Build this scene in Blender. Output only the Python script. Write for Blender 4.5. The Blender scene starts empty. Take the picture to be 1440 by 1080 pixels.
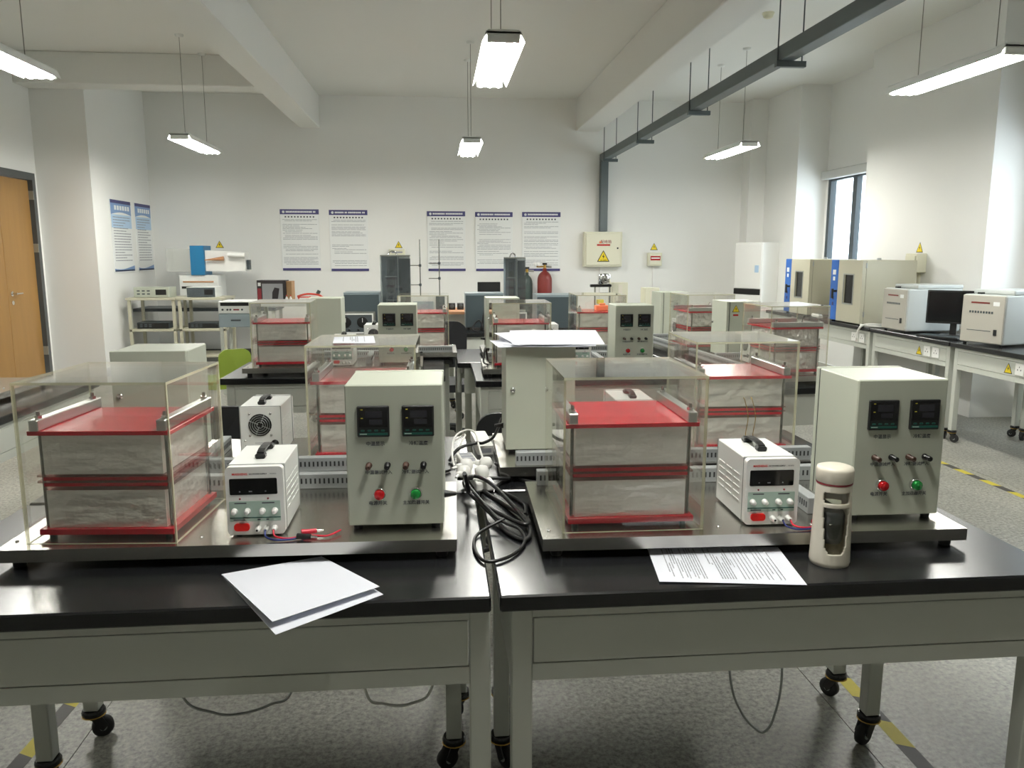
import bpy, bmesh, math, random
from mathutils import Vector, Matrix
random.seed(7)
S = bpy.context.scene
C = S.collection
PI = math.pi
rad = math.radians

# ------------------------------------------------------------------ camera
cam_d = bpy.data.cameras.new('camera')
cam_d.sensor_fit = 'HORIZONTAL'
cam_d.sensor_width = 36.0
cam_d.lens = 28.0
cam_d.clip_start = 0.02
cam = bpy.data.objects.new('camera', cam_d)
cam.location = (0, 0, 1.5)
cam.rotation_euler = (rad(90 - 9.379), 0, rad(-5.285))
C.objects.link(cam)
S.camera = cam

# ------------------------------------------------------------------ world, exposure
W = bpy.data.worlds.new('daylight')
S.world = W
W.use_nodes = True
bg = W.node_tree.nodes['Background']
bg.inputs['Color'].default_value = (0.86, 0.93, 1.0, 1)
bg.inputs['Strength'].default_value = 7.5
S.view_settings.view_transform = 'Standard'
S.view_settings.look = 'None'
S.view_settings.gamma = 1.0
S.view_settings.use_curve_mapping = False
S.view_settings.exposure = 0.0
TUBE_POWER = 100.0
S.cycles.transparent_max_bounces = 40
S.cycles.max_bounces = 10
S.cycles.diffuse_bounces = 5
S.cycles.glossy_bounces = 5

# ------------------------------------------------------------------ helpers
def lin(c):
    c = c / 255.0
    return c / 12.92 if c <= 0.04045 else ((c + 0.055) / 1.055) ** 2.4

def L3(c):
    return (lin(c[0]), lin(c[1]), lin(c[2]), 1)

MATS = {}
def mat(name, col, rough=0.5, metal=0.0, spec=0.5, var=0.06, vscale=6.0, bump=0.0, bscale=60.0, bdist=0.002, coat=0.0,
        alpha=None, emit=None, estr=0.0, stretch=None):
    m = bpy.data.materials.new(name)
    m.use_nodes = True
    nt = m.node_tree
    p = nt.nodes['Principled BSDF']
    p.inputs['Roughness'].default_value = rough
    p.inputs['Metallic'].default_value = metal
    p.inputs['Specular IOR Level'].default_value = spec
    if coat:
        p.inputs['Coat Weight'].default_value = coat
        p.inputs['Coat Roughness'].default_value = 0.1
    tc = nt.nodes.new('ShaderNodeTexCoord')
    src = tc.outputs['Object']
    if stretch:
        mp = nt.nodes.new('ShaderNodeMapping')
        mp.inputs['Scale'].default_value = stretch
        nt.links.new(src, mp.inputs['Vector'])
        src = mp.outputs['Vector']
    c = L3(col)
    if var:
        n = nt.nodes.new('ShaderNodeTexNoise')
        n.inputs['Scale'].default_value = vscale
        n.inputs['Detail'].default_value = 4
        nt.links.new(src, n.inputs['Vector'])
        mx = nt.nodes.new('ShaderNodeMix')
        mx.data_type = 'RGBA'
        mx.inputs[6].default_value = tuple(min(1, v * (1 - var)) for v in c[:3]) + (1,)
        mx.inputs[7].default_value = tuple(min(1, v * (1 + var)) for v in c[:3]) + (1,)
        nt.links.new(n.outputs['Fac'], mx.inputs[0])
        nt.links.new(mx.outputs[2], p.inputs['Base Color'])
    else:
        p.inputs['Base Color'].default_value = c
    if bump:
        n2 = nt.nodes.new('ShaderNodeTexNoise')
        n2.inputs['Scale'].default_value = bscale
        n2.inputs['Detail'].default_value = 3
        nt.links.new(src, n2.inputs['Vector'])
        b = nt.nodes.new('ShaderNodeBump')
        b.inputs['Strength'].default_value = bump
        b.inputs['Distance'].default_value = bdist
        nt.links.new(n2.outputs['Fac'], b.inputs['Height'])
        nt.links.new(b.outputs['Normal'], p.inputs['Normal'])
    if emit:
        p.inputs['Emission Color'].default_value = L3(emit)
        p.inputs['Emission Strength'].default_value = estr
    MATS[name] = m
    return m

def clear_mat(name, tint, refl=0.04, rough=0.02, haze=0.0, hazecol=(235, 235, 225)):
    """acrylic / glass sheet: tinted see-through plus a Fresnel-weighted surface reflection"""
    m = bpy.data.materials.new(name)
    m.use_nodes = True
    nt = m.node_tree
    nt.nodes.remove(nt.nodes['Principled BSDF'])
    out = nt.nodes['Material Output']
    tr = nt.nodes.new('ShaderNodeBsdfTransparent')
    tr.inputs['Color'].default_value = tint + (1,)
    gl = nt.nodes.new('ShaderNodeBsdfGlossy')
    gl.inputs['Color'].default_value = (1, 1, 1, 1)
    gl.inputs['Roughness'].default_value = rough
    lw = nt.nodes.new('ShaderNodeLayerWeight')
    lw.inputs['Blend'].default_value = 0.5
    pw = nt.nodes.new('ShaderNodeMath'); pw.operation = 'POWER'
    nt.links.new(lw.outputs['Facing'], pw.inputs[0]); pw.inputs[1].default_value = 5.0
    ma = nt.nodes.new('ShaderNodeMath'); ma.operation = 'MULTIPLY_ADD'
    nt.links.new(pw.outputs[0], ma.inputs[0])
    ma.inputs[1].default_value = 1 - refl
    ma.inputs[2].default_value = refl
    base = tr.outputs[0]
    if haze:
        df = nt.nodes.new('ShaderNodeBsdfDiffuse')
        df.inputs['Color'].default_value = L3(hazecol)
        m0 = nt.nodes.new('ShaderNodeMixShader')
        m0.inputs[0].default_value = haze
        nt.links.new(base, m0.inputs[1]); nt.links.new(df.outputs[0], m0.inputs[2])
        base = m0.outputs[0]
    ms = nt.nodes.new('ShaderNodeMixShader')
    nt.links.new(ma.outputs[0], ms.inputs[0])
    nt.links.new(base, ms.inputs[1]); nt.links.new(gl.outputs[0], ms.inputs[2])
    nt.links.new(ms.outputs[0], out.inputs['Surface'])
    MATS[name] = m
    return m

STUFF = {'body_print', 'header_print', 'title_print', 'slots', 'louvres', 'display_print', 'panel_print', 'rear_print', 'printed_lines', 'vent_slots', 'fan_grille', 'markings'}
BOXF = [(0, 3, 2, 1), (4, 5, 6, 7), (0, 1, 5, 4), (1, 2, 6, 5), (2, 3, 7, 6), (3, 0, 4, 7)]
_bev = {}

class MB:
    def __init__(s):
        s.v = []; s.f = []; s.m = []; s.s = []
    def add(s, vs, fs, mi=0, sm=False):
        o = len(s.v)
        s.v += [tuple(v) for v in vs]
        for i, f in enumerate(fs):
            s.f.append(tuple(o + k for k in f))
            s.m.append(mi[i] if isinstance(mi, (list, tuple)) else mi)
            s.s.append(sm)
        return s
    def box(s, x0, x1, y0, y1, z0, z1, b=0.0, mi=0, seg=1):
        if b:
            bm = bmesh.new()
            bmesh.ops.create_cube(bm, size=1)
            for v in bm.verts:
                v.co = ((x0 + x1) / 2 + v.co.x * (x1 - x0), (y0 + y1) / 2 + v.co.y * (y1 - y0), (z0 + z1) / 2 + v.co.z * (z1 - z0))
            bmesh.ops.bevel(bm, geom=list(bm.edges), offset=b, segments=seg, affect='EDGES', profile=0.5)
            bm.verts.index_update()
            s.add([v.co for v in bm.verts], [[v.index for v in f.verts] for f in bm.faces], mi)
            bm.free()
        else:
            s.add([(x0, y0, z0), (x1, y0, z0), (x1, y1, z0), (x0, y1, z0), (x0, y0, z1), (x1, y0, z1), (x1, y1, z1), (x0, y1, z1)], BOXF, mi)
        return s
    def sheet(s, x0, x1, y0, y1, z0, z1):
        """thin slab: slot 0 on the two large faces, slot 1 on the rim"""
        d = (x1 - x0, y1 - y0, z1 - z0)
        a = d.index(min(d))
        big = {2: (0, 1), 1: (2, 4), 0: (3, 5)}[a]
        s.add([(x0, y0, z0), (x1, y0, z0), (x1, y1, z0), (x0, y1, z0), (x0, y0, z1), (x1, y0, z1), (x1, y1, z1), (x0, y1, z1)],
              BOXF, [0 if i in big else 1 for i in range(6)])
        return s
    def cyl(s, p0, p1, r0, r1=None, n=14, mi=0, caps=True):
        if r1 is None: r1 = r0
        p0 = Vector(p0); p1 = Vector(p1)
        d = (p1 - p0).normalized()
        a = d.orthogonal().normalized(); b = d.cross(a)
        vs = []
        for p, r in ((p0, r0), (p1, r1)):
            for i in range(n):
                t = 2 * PI * i / n
                vs.append(p + a * (r * math.cos(t)) + b * (r * math.sin(t)))
        s.add(vs, [(i, (i + 1) % n, n + (i + 1) % n, n + i) for i in range(n)], mi, True)
        if caps:
            s.add(vs[:n], [tuple(range(n))[::-1]], mi); s.add(vs[n:], [tuple(range(n))], mi)
        return s
    def lathe(s, prof, c=(0, 0, 0), n=20, mi=0, sm=True, ax='z'):
        vs = []
        for r, h in prof:
            for i in range(n):
                t = 2 * PI * i / n
                q = (r * math.cos(t), r * math.sin(t), h)
                if ax == 'y': q = (q[0], q[2], q[1])
                if ax == 'x': q = (q[2], q[0], q[1])
                vs.append((c[0] + q[0], c[1] + q[1], c[2] + q[2]))
        k = len(prof)
        fs = [(j * n + i, j * n + (i + 1) % n, (j + 1) * n + (i + 1) % n, (j + 1) * n + i) for j in range(k - 1) for i in range(n)]
        if ax == 'y': fs = [f[::-1] for f in fs]
        s.add(vs, fs, mi, sm)
        for j in (0, k - 1):
            if prof[j][0] > 1e-4:
                ring = tuple(j * n + i for i in range(n))
                s.add([vs[q] for q in ring], [tuple(range(n))[::-1] if (j == 0) != (ax == 'y') else tuple(range(n))], mi)
        return s
    def tube(s, pts, r, n=8, mi=0, closed=False, res=6):
        P = spline(pts, res) if res else [Vector(p) for p in pts]
        k = len(P)
        vs = []; a = None
        for i in range(k):
            d = (P[min(i + 1, k - 1)] - P[max(i - 1, 0)])
            if d.length < 1e-9: d = Vector((0, 0, 1))
            d.normalize()
            if a is None: a = d.orthogonal().normalized()
            else:
                a = a - d * a.dot(d)
                a = a.normalized() if a.length > 1e-6 else d.orthogonal().normalized()
            b = d.cross(a)
            for j in range(n):
                t = 2 * PI * j / n
                vs.append(P[i] + a * (r * math.cos(t)) + b * (r * math.sin(t)))
        s.add(vs, [(i * n + j, i * n + (j + 1) % n, (i + 1) * n + (j + 1) % n, (i + 1) * n + j) for i in range(k - 1) for j in range(n)], mi, True)
        s.add(vs[:n], [tuple(range(n))[::-1]], mi); s.add(vs[-n:], [tuple(range(n))], mi)
        return s
    def prism(s, poly, a0, a1, plane='xz', mi=0):
        """extrude a polygon; plane xz -> along y, xy -> along z, yz -> along x"""
        n = len(poly)
        def P(q, a):
            return (q[0], a, q[1]) if plane == 'xz' else ((q[0], q[1], a) if plane == 'xy' else (a, q[0], q[1]))
        vs = [P(q, a0) for q in poly] + [P(q, a1) for q in poly]
        fs = [tuple(range(n)), tuple(range(2 * n - 1, n - 1, -1))] + [(i, n + i, n + (i + 1) % n, (i + 1) % n) for i in range(n)]
        s.add(vs, fs, mi)
        return s
    def build(s, name, mats, parent=None, loc=(0, 0, 0), rz=0.0):
        me = bpy.data.meshes.new(name)
        me.from_pydata(s.v, [], s.f)
        bm = bmesh.new(); bm.from_mesh(me)
        bmesh.ops.recalc_face_normals(bm, faces=list(bm.faces))
        bm.to_mesh(me); bm.free()
        ms = mats if isinstance(mats, (list, tuple)) else [mats]
        for m in ms: me.materials.append(MATS[m] if isinstance(m, str) else m)
        me.polygons.foreach_set('material_index', s.m)
        me.polygons.foreach_set('use_smooth', s.s)
        me.update()
        o = bpy.data.objects.new(name, me)
        C.objects.link(o)
        if name in STUFF: o['kind'] = 'stuff'
        o.location = loc; o.rotation_euler = (0, 0, rz)
        if parent: o.parent = parent
        return o

def spline(pts, res):
    P = [Vector(p) for p in pts]
    out = []
    for i in range(len(P) - 1):
        p0 = P[max(i - 1, 0)]; p1 = P[i]; p2 = P[i + 1]; p3 = P[min(i + 2, len(P) - 1)]
        for k in range(res):
            t = k / res
            out.append(0.5 * ((2 * p1) + (p2 - p0) * t + (2 * p0 - 5 * p1 + 4 * p2 - p3) * t * t + (3 * p1 - p0 - 3 * p2 + p3) * t ** 3))
    out.append(P[-1])
    return out

def bx(*a, **k): return MB().box(*a, **k)

def rrect(x0, x1, z0, z1, r, n=4):
    pts = []
    for cx, cz, a0 in ((x1 - r, z0 + r, -90), (x1 - r, z1 - r, 0), (x0 + r, z1 - r, 90), (x0 + r, z0 + r, 180)):
        for i in range(n + 1):
            t = rad(a0 + 90 * i / n)
            pts.append((cx + r * math.cos(t), cz + r * math.sin(t)))
    return pts

def tag(o, label, cat, group=None, kind=None):
    o['label'] = label; o['category'] = cat
    if group: o['group'] = group
    if kind: o['kind'] = kind
    return o

def thing(name, label, cat, loc=(0, 0, 0), rz=0.0, group=None):
    o = bpy.data.objects.new(name, None)
    o.empty_display_size = 0.05
    C.objects.link(o)
    o.location = loc; o.rotation_euler = (0, 0, rz)
    return tag(o, label, cat, group)

def struct(name, mb, mats, loc=(0, 0, 0), label=None):
    o = mb.build(name, mats, None, loc)
    o['kind'] = 'structure'
    if label: o['label'] = label
    return o

def dup(o, loc=None, rz=None, label=None, group=None, parent=None):
    c = o.copy(); C.objects.link(c)
    if parent: c.parent = parent
    if loc is not None: c.location = loc
    if rz is not None: c.rotation_euler = (0, 0, rz)
    if label: c['label'] = label
    if group: c['group'] = group
    for ch in list(o.children):
        dup(ch, parent=c)
    return c

_txt = {}
def text_mesh(body, size, bold=0.0):
    k = (body, size, bold)
    if k not in _txt:
        cu = bpy.data.curves.new('lettering', 'FONT')
        cu.body = body; cu.size = size; cu.align_x = 'CENTER'; cu.align_y = 'CENTER'
        cu.resolution_u = 2; cu.offset = bold
        o = bpy.data.objects.new('lettering', cu)
        C.objects.link(o)
        dg = bpy.context.evaluated_depsgraph_get(); dg.update()
        me = bpy.data.meshes.new_from_object(o.evaluated_get(dg), depsgraph=dg)
        bpy.data.objects.remove(o)
        _txt[k] = me
    return _txt[k]

def text(body, size, loc, parent, m, rot=(PI / 2, 0, 0), width=None, name='lettering', bold=0.0):
    me = text_mesh(body, size, bold).copy()
    me.materials.clear(); me.materials.append(MATS[m])
    xs = [v.co.x for v in me.vertices]
    o = bpy.data.objects.new(name, me); C.objects.link(o)
    if width and xs:
        k = width / (max(xs) - min(xs)); o.scale = (k, k, 1)
    o.location = loc; o.rotation_euler = rot; o.parent = parent
    return o

# ------------------------------------------------------------------ materials
mat('wall', (234, 234, 230), 0.75, var=0.02, vscale=1.2, bump=0.15, bscale=120)
mat('ceiling', (228, 228, 223), 0.85, var=0.02, vscale=1.0, bump=0.1, bscale=90)
mat('black_top', (24, 25, 27), 0.24, var=0.15, vscale=3, bump=0.03, bscale=200)
mat('steel_frame', (196, 199, 190), 0.42, var=0.03)
mat('gap', (40, 42, 38), 0.8)
mat('cabinet', (180, 185, 170), 0.40, var=0.02)
mat('cabinet_dark', (120, 124, 116), 0.5, var=0.02)
mat('white_metal', (226, 228, 224), 0.38, var=0.02)
mat('white_plastic', (236, 236, 232), 0.35, var=0.01)
mat('ivory', (226, 220, 204), 0.32, var=0.01)
mat('paper', (226, 229, 238), 0.8, var=0.01)
mat('ink', (70, 72, 80), 0.8, var=0)
mat('ink_light', (150, 152, 158), 0.8, var=0)
mat('black_plastic', (22, 23, 23), 0.38, var=0.1)
mat('rubber', (26, 26, 27), 0.55, var=0.1)
mat('terminal_brown', (74, 52, 42), 0.4, var=0)
mat('screen', (14, 15, 17), 0.12, var=0)
mat('lcd', (42, 42, 48), 0.2, var=0)
mat('green_strip', (22, 84, 74), 0.3, var=0)
mat('teal_panel', (176, 198, 186), 0.45, var=0.02)
mat('red_plate', (186, 18, 40), 0.20, var=0.04, coat=0.3)
mat('red_button', (178, 16, 22), 0.25, var=0)
mat('red_switch', (222, 26, 22), 0.3, var=0)
mat('green_button', (20, 130, 52), 0.25, var=0)
mat('chrome', (225, 225, 225), 0.12, metal=1, var=0)
mat('stainless', (192, 190, 184), 0.26, metal=1, var=0.08, vscale=8, stretch=(1, 12, 1), bump=0.05, bscale=40)
mat('aluminium', (204, 206, 204), 0.30, metal=1, var=0.04)
mat('zinc', (168, 172, 170), 0.42, metal=0.8, var=0.08, vscale=20)
mat('rod', (150, 150, 144), 0.25, metal=1, var=0)
mat('foil', (242, 240, 234), 0.30, metal=0.5, var=0.10, vscale=7, bump=0.8, bscale=15, bdist=0.009, stretch=(1, 1, 2.2))
mat('foil_crumpled', (232, 230, 224), 0.22, metal=0.6, var=0.05, bump=1.0, bscale=40, bdist=0.012)
mat('duct_grey', (150, 154, 154), 0.5, var=0.02)
mat('duct_slot', (46, 48, 50), 0.8, var=0)
mat('cable_black', (20, 20, 21), 0.42, var=0)
mat('cable_white', (228, 228, 222), 0.45, var=0)
mat('cable_blue', (30, 44, 110), 0.45, var=0)
mat('cable_red', (206, 32, 60), 0.4, var=0)
mat('yellow', (236, 210, 40), 0.5, var=0.02)
mat('tape_yellow', (204, 190, 62), 0.6, var=0.08, vscale=25)
mat('tape_black', (62, 60, 58), 0.6, var=0.12, vscale=25)
mat('strut_paint', (92, 102, 104), 0.45, var=0.04)
mat('dark_grey', (70, 78, 82), 0.45, var=0.04)
mat('slate', (70, 82, 86), 0.4, var=0.04)
mat('slate_light', (150, 164, 170), 0.4, var=0.03)
mat('blue_paint', (36, 96, 178), 0.4, var=0.03)
mat('blue_frame', (28, 112, 158), 0.4, var=0.03)
mat('beige_metal', (190, 187, 166), 0.42, var=0.02)
mat('calorimeter_body', (186, 191, 188), 0.4, var=0.02)
mat('calorimeter_front', (178, 175, 164), 0.42, var=0.02)
mat('beige_box', (222, 220, 198), 0.45, var=0.02)
mat('navy', (62, 60, 112), 0.5, var=0.02)
mat('poster_white', (232, 234, 232), 0.35, var=0.01)
mat('poster_blue', (176, 204, 228), 0.4, var=0.03)
mat('poster_mid', (118, 150, 194), 0.4, var=0.05)
mat('window_frame', (44, 54, 58), 0.4, var=0.03)
mat('blind', (188, 190, 186), 0.6, var=0.03)
mat('wood', (156, 118, 66), 0.45, var=0.12, vscale=5, stretch=(3, 3, 0.35), coat=0.1)
mat('door_frame', (78, 82, 82), 0.45, var=0.03)
mat('brown_wood', (184, 134, 96), 0.5, var=0.08, stretch=(1, 6, 6))
mat('baseboard', (70, 70, 68), 0.5, var=0.05)
mat('chair_black', (24, 25, 28), 0.6, var=0.1, bump=0.3, bscale=300)
mat('chair_green', (124, 144, 46), 0.6, var=0.05, bump=0.3, bscale=300)
mat('cyl_red', (116, 38, 32), 0.4, var=0.08)
mat('cyl_green', (58, 72, 68), 0.4, var=0.08)
mat('brass', (196, 160, 84), 0.3, metal=1, var=0.05)
mat('orange', (238, 132, 82), 0.5, var=0.04)
mat('carton_black', (38, 32, 34), 0.5, var=0.05)
mat('carton_grey', (156, 158, 160), 0.5, var=0.05)
mat('carton_red', (134, 40, 48), 0.5, var=0.05)
mat('cardboard', (150, 118, 82), 0.7, var=0.08)
mat('crimson_tray', (196, 62, 44), 0.4, var=0.05)
mat('tube_light', (255, 255, 255), 0.4, var=0, emit=(255, 253, 246), estr=TUBE_POWER)
mat('detector', (226, 222, 196), 0.5, var=0.02)
mat('dome_black', (30, 31, 32), 0.18, var=0)
clear_mat('acrylic', (0.985, 0.985, 0.975), refl=0.05, haze=0.018)
clear_mat('acrylic_edge', (0.80, 0.80, 0.70), refl=0.06, haze=0.55, hazecol=(228, 226, 196))
clear_mat('clear_strip', (0.86, 0.72, 0.70), refl=0.06, haze=0.16, hazecol=(190, 130, 120))
clear_mat('smoked', (0.66, 0.69, 0.70), refl=0.06, haze=0.10, hazecol=(150, 156, 158))
clear_mat('pale_clear', (0.90, 0.91, 0.91), refl=0.05, haze=0.22)
clear_mat('glass', (0.93, 0.96, 0.97), refl=0.05)
clear_mat('bottle_glass', (0.96, 0.96, 0.94), refl=0.06)
clear_mat('oven_glass', (0.25, 0.27, 0.27), refl=0.06)
clear_mat('water', (0.80, 0.78, 0.70), refl=0.04)

def floor_mat():
    m = bpy.data.materials.new('vinyl')
    m.use_nodes = True
    nt = m.node_tree; p = nt.nodes['Principled BSDF']
    tc = nt.nodes.new('ShaderNodeTexCoord')
    g = nt.nodes.new('ShaderNodeNewGeometry')
    n1 = nt.nodes.new('ShaderNodeTexNoise'); n1.inputs['Scale'].default_value = 55; n1.inputs['Detail'].default_value = 6; n1.inputs['Roughness'].default_value = 0.75
    n2 = nt.nodes.new('ShaderNodeTexNoise'); n2.inputs['Scale'].default_value = 1.6; n2.inputs['Detail'].default_value = 5
    n3 = nt.nodes.new('ShaderNodeTexVoronoi'); n3.inputs['Scale'].default_value = 140
    for n in (n1, n2, n3): nt.links.new(g.outputs['Position'], n.inputs['Vector'])
    r = nt.nodes.new('ShaderNodeValToRGB')
    r.color_ramp.elements[0].position = 0.34; r.color_ramp.elements[0].color = L3((104, 105, 99))
    r.color_ramp.elements[1].position = 0.66; r.color_ramp.elements[1].color = L3((196, 195, 185))
    nt.links.new(n1.outputs['Fac'], r.inputs[0])
    mx = nt.nodes.new('ShaderNodeMix'); mx.data_type = 'RGBA'; mx.blend_type = 'MULTIPLY'
    r2 = nt.nodes.new('ShaderNodeValToRGB')
    r2.color_ramp.elements[0].position = 0.3; r2.color_ramp.elements[0].color = (0.66, 0.655, 0.635, 1)
    r2.color_ramp.elements[1].position = 0.65; r2.color_ramp.elements[1].color = (1, 1, 1, 1)
    nt.links.new(n2.outputs['Fac'], r2.inputs[0])
    mx.inputs[0].default_value = 1.0
    nt.links.new(r.outputs[0], mx.inputs[6]); nt.links.new(r2.outputs[0], mx.inputs[7])
    nt.links.new(mx.outputs[2], p.inputs['Base Color'])
    p.inputs['Roughness'].default_value = 0.42
    b = nt.nodes.new('ShaderNodeBump'); b.inputs['Strength'].default_value = 0.08; b.inputs['Distance'].default_value = 0.002
    nt.links.new(n1.outputs['Fac'], b.inputs['Height']); nt.links.new(b.outputs['Normal'], p.inputs['Normal'])
    MATS['vinyl'] = m
floor_mat()

# ================================================================== THE ROOM
XL, XLI, XR, XRO = -4.66, -4.05, 4.85, 5.27     # outer left wall, stepped left wall, pier face, window wall
YB, YF, ZC = 12.0, -3.6, 3.7
STEP = 10.06
fl = struct('floor', bx(XL, XRO, YF, YB, -0.06, -0.006), 'gap')
xs = [XL, -3.53, -1.12, 1.29, 3.70, XRO]
for i in range(len(xs) - 1):
    MB().box(xs[i] + 0.0015, xs[i + 1] - 0.0015, YF, YB, -0.006, 0.0).build('vinyl_sheet', 'vinyl', fl)
struct('ceiling', bx(XL, XRO + 0.2, YF, YB, ZC, ZC + 0.1), 'ceiling')
struct('wall_back', bx(XL, XRO + 0.2, YB, YB + 0.2, 0, ZC), 'wall')
struct('wall_front', bx(XL, XRO + 0.2, YF - 0.2, YF, 0, ZC), 'wall')
# left wall with the door opening, then the step that carries the two blue posters
DY0, DY1, DZ = 8.50, 9.96, 2.40
wl = MB()
wl.box(XL - 0.2, XL, YF, DY0, 0, ZC).box(XL - 0.2, XL, DY1, STEP, 0, ZC).box(XL - 0.2, XL, DY0, DY1, DZ, ZC)
struct('wall_left', wl, 'wall')
struct('wall_left_step', bx(XL - 0.2, XLI, STEP, YB, 0, ZC), 'wall')
# right wall: deep piers with windows set back between them
def window(n, y0, y1, z0, z1, mull):
    w = bpy.data.objects.new('window_%d' % n, None); C.objects.link(w); w['kind'] = 'structure'
    w.location = (XRO, (y0 + y1) / 2, z0)
    hy = (y1 - y0) / 2; h = z1 - z0
    f = MB()
    f.box(-0.02, 0.06, -hy, hy, 0, 0.06).box(-0.02, 0.06, -hy, hy, h - 0.06, h)
    f.box(-0.02, 0.06, -hy, -hy + 0.07, 0.06, h - 0.06).box(-0.02, 0.06, hy - 0.07, hy, 0.06, h - 0.06)
    f.build('window_frame', 'window_frame', w)
    edges = [-hy + 0.07] + mull + [hy - 0.07]
    for m in mull:
        bx(-0.015, 0.055, m - 0.05, m + 0.05, 0.06, h - 0.06).build('mullion', 'window_frame', w)
    for a, b in zip(edges[:-1], edges[1:]):
        bx(0.015, 0.021, a + 0.0, b - 0.0, 0.06, h - 0.06).build('pane', 'glass', w)
    bx(-0.06, -0.0, -hy - 0.05, hy + 0.05, -0.03, 0.0).build('window_sill', 'wall', w)
    bl = bx(-0.11, -0.022, -hy - 0.06, hy + 0.06, h - 0.04, h + 0.07, b=0.01).build('blind_box', 'blind', w)
    return w
wr = MB()
wins = [(9.02, 10.56, 0.95, 2.50), (5.0, 6.62, 0.95, 2.50)]
yy = YF
for (a, b, z0, z1) in sorted(wins):
    wr.box(XRO, XRO + 0.2, yy, a, 0, ZC)
    wr.box(XRO, XRO + 0.2, a, b, 0, z0).box(XRO, XRO + 0.2, a, b, z1, ZC)
    yy = b
wr.box(XRO, XRO + 0.2, yy, YB, 0, ZC)
struct('wall_right', wr, 'wall')
struct('wall_right_pier', bx(XR, XRO, 10.66, YB, 0, ZC), 'wall')
struct('wall_right_pier', bx(XR, XRO, 6.77, 8.88, 0, ZC), 'wall')
struct('wall_right_pier', bx(XR, XRO, YF, 4.85, 0, ZC), 'wall')
window(1, 9.02, 10.56, 0.95, 2.50, [0.08])
window(2, 5.0, 6.62, 0.95, 2.50, [0.0])
# corner column in the back right corner
struct('wall_back_column', bx(4.60, XR, 11.72, YB, 0, ZC), 'wall')
# beams
struct('ceiling_beam', bx(-1.93, -1.64, YF, YB, 3.25, ZC, b=0.008), 'ceiling')
struct('ceiling_beam', bx(2.05, 2.39, YF, YB, 3.25, ZC, b=0.008), 'ceiling')
struct('ceiling_beam', bx(XL, -1.93, 9.72, STEP, 3.36, ZC, b=0.008), 'ceiling')
# skirting
for nm, a in (('baseboard_back', (XLI, XR, YB - 0.012, YB)), ('baseboard_left', (XL, XL + 0.012, YF, DY0 - 0.06)), ('baseboard_left_step', (XLI, XLI + 0.012, STEP, YB))):
    struct(nm, bx(a[0], a[1], a[2], a[3], 0, 0.1), 'baseboard')
# door
d = bpy.data.objects.new('door_1', None); C.objects.link(d); d['kind'] = 'structure'; d.location = (XL, 0, 0)
f = MB()
f.box(-0.12, 0.03, DY0, DY0 + 0.07, 0, DZ).box(-0.12, 0.03, DY1 - 0.07, DY1, 0, DZ).box(-0.12, 0.03, DY0 + 0.07, DY1 - 0.07, DZ - 0.08, DZ)
f.build('door_frame', 'door_frame', d)
for i, (a, b) in enumerate(((DY0 + 0.075, 9.215), (9.222, DY1 - 0.075))):
    lf = bx(-0.07, -0.02, a, b, 0.01, DZ - 0.085, b=0.003).build('door_leaf', 'wood', d)
hd = MB()
hd.cyl((-0.02, 9.30, 1.05), (0.04, 9.30, 1.05), 0.012).cyl((0.035, 9.29, 1.05), (0.035, 9.42, 1.05), 0.009).lathe([(0.028, 0), (0.028, 0.008)], (-0.02, 9.30, 1.05), ax='x')
hd.lathe([(0.024, 0), (0.024, 0.008)], (-0.02, 9.30, 0.95), ax='x')
hd.build('door_handle', 'chrome', lf)
for z in (0.3, 1.5, 2.1):
    bx(-0.02, 0.033, DY1 - 0.078, DY1 - 0.068, z, z + 0.10).build('hinge', 'zinc', d)

# ------------------------------------------------------------------ pendant tube lamps
def lamp(x, y, z, label):
    t = thing('pendant_tube_lamp', label, 'lamp', (x, y, ZC), 0, 'three-tube pendant lamps')
    zz = z - ZC; h = 0.615
    b = MB(); b.box(-0.10, 0.10, -h, h, zz + 0.028, zz + 0.05, b=0.006)
    b.prism([(-0.10, zz + 0.03), (-0.085, zz + 0.055), (0.085, zz + 0.055), (0.10, zz + 0.03)], -h, h)
    for e in (-1, 1):   # turned-down reflector wings
        b.prism([(e * 0.095, zz + 0.034), (e * 0.118, zz - 0.010), (e * 0.120, zz - 0.010), (e * 0.100, zz + 0.038)], -h, h)
    b.build('housing', 'white_metal', t)
    for e in (-1, 1):
        bx(-0.09, 0.09, e * (h - 0.012) - 0.012, e * (h - 0.012) + 0.012, zz - 0.012, zz + 0.03, b=0.004).build('end_cap', 'white_metal', t)
    for k in (-1, 0, 1):
        MB().cyl((k * 0.062, -h + 0.02, zz), (k * 0.062, h - 0.02, zz), 0.0165, n=12).build('tube', 'tube_light', t)
    for e in (-1, 1):
        MB().cyl((0, e * 0.40, zz + 0.05), (0, e * 0.40, 0), 0.003, n=6).build('suspension_rod', 'rod', t)
        MB().lathe([(0.045, 0), (0.04, -0.018), (0.012, -0.025)], (0, e * 0.40, 0), n=16).build('ceiling_cup', 'white_metal', t)
    return t
lamp(3.40, 5.215, 2.65, 'bright tube lamp hanging at upper right, nearest of the right row')
lamp(3.40, 9.30, 2.65, 'small tube lamp at right hanging beyond the grey cable channel')
lamp(0.38, 5.215, 2.65, 'bright tube lamp hanging near the ceiling middle, nearer of the middle two')
lamp(0.38, 9.30, 2.65, 'tube lamp in the middle near the back wall, seen end on')
lamp(-2.60, 5.215, 2.65, 'bright tube lamp cut off by the left edge of the picture')
lamp(-2.60, 9.30, 2.65, 'tube lamp at left hanging before the cross beam and blue posters')
lamp(0.38, 1.62, 2.65, 'tube lamp overhead above the nearest tables')

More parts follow.
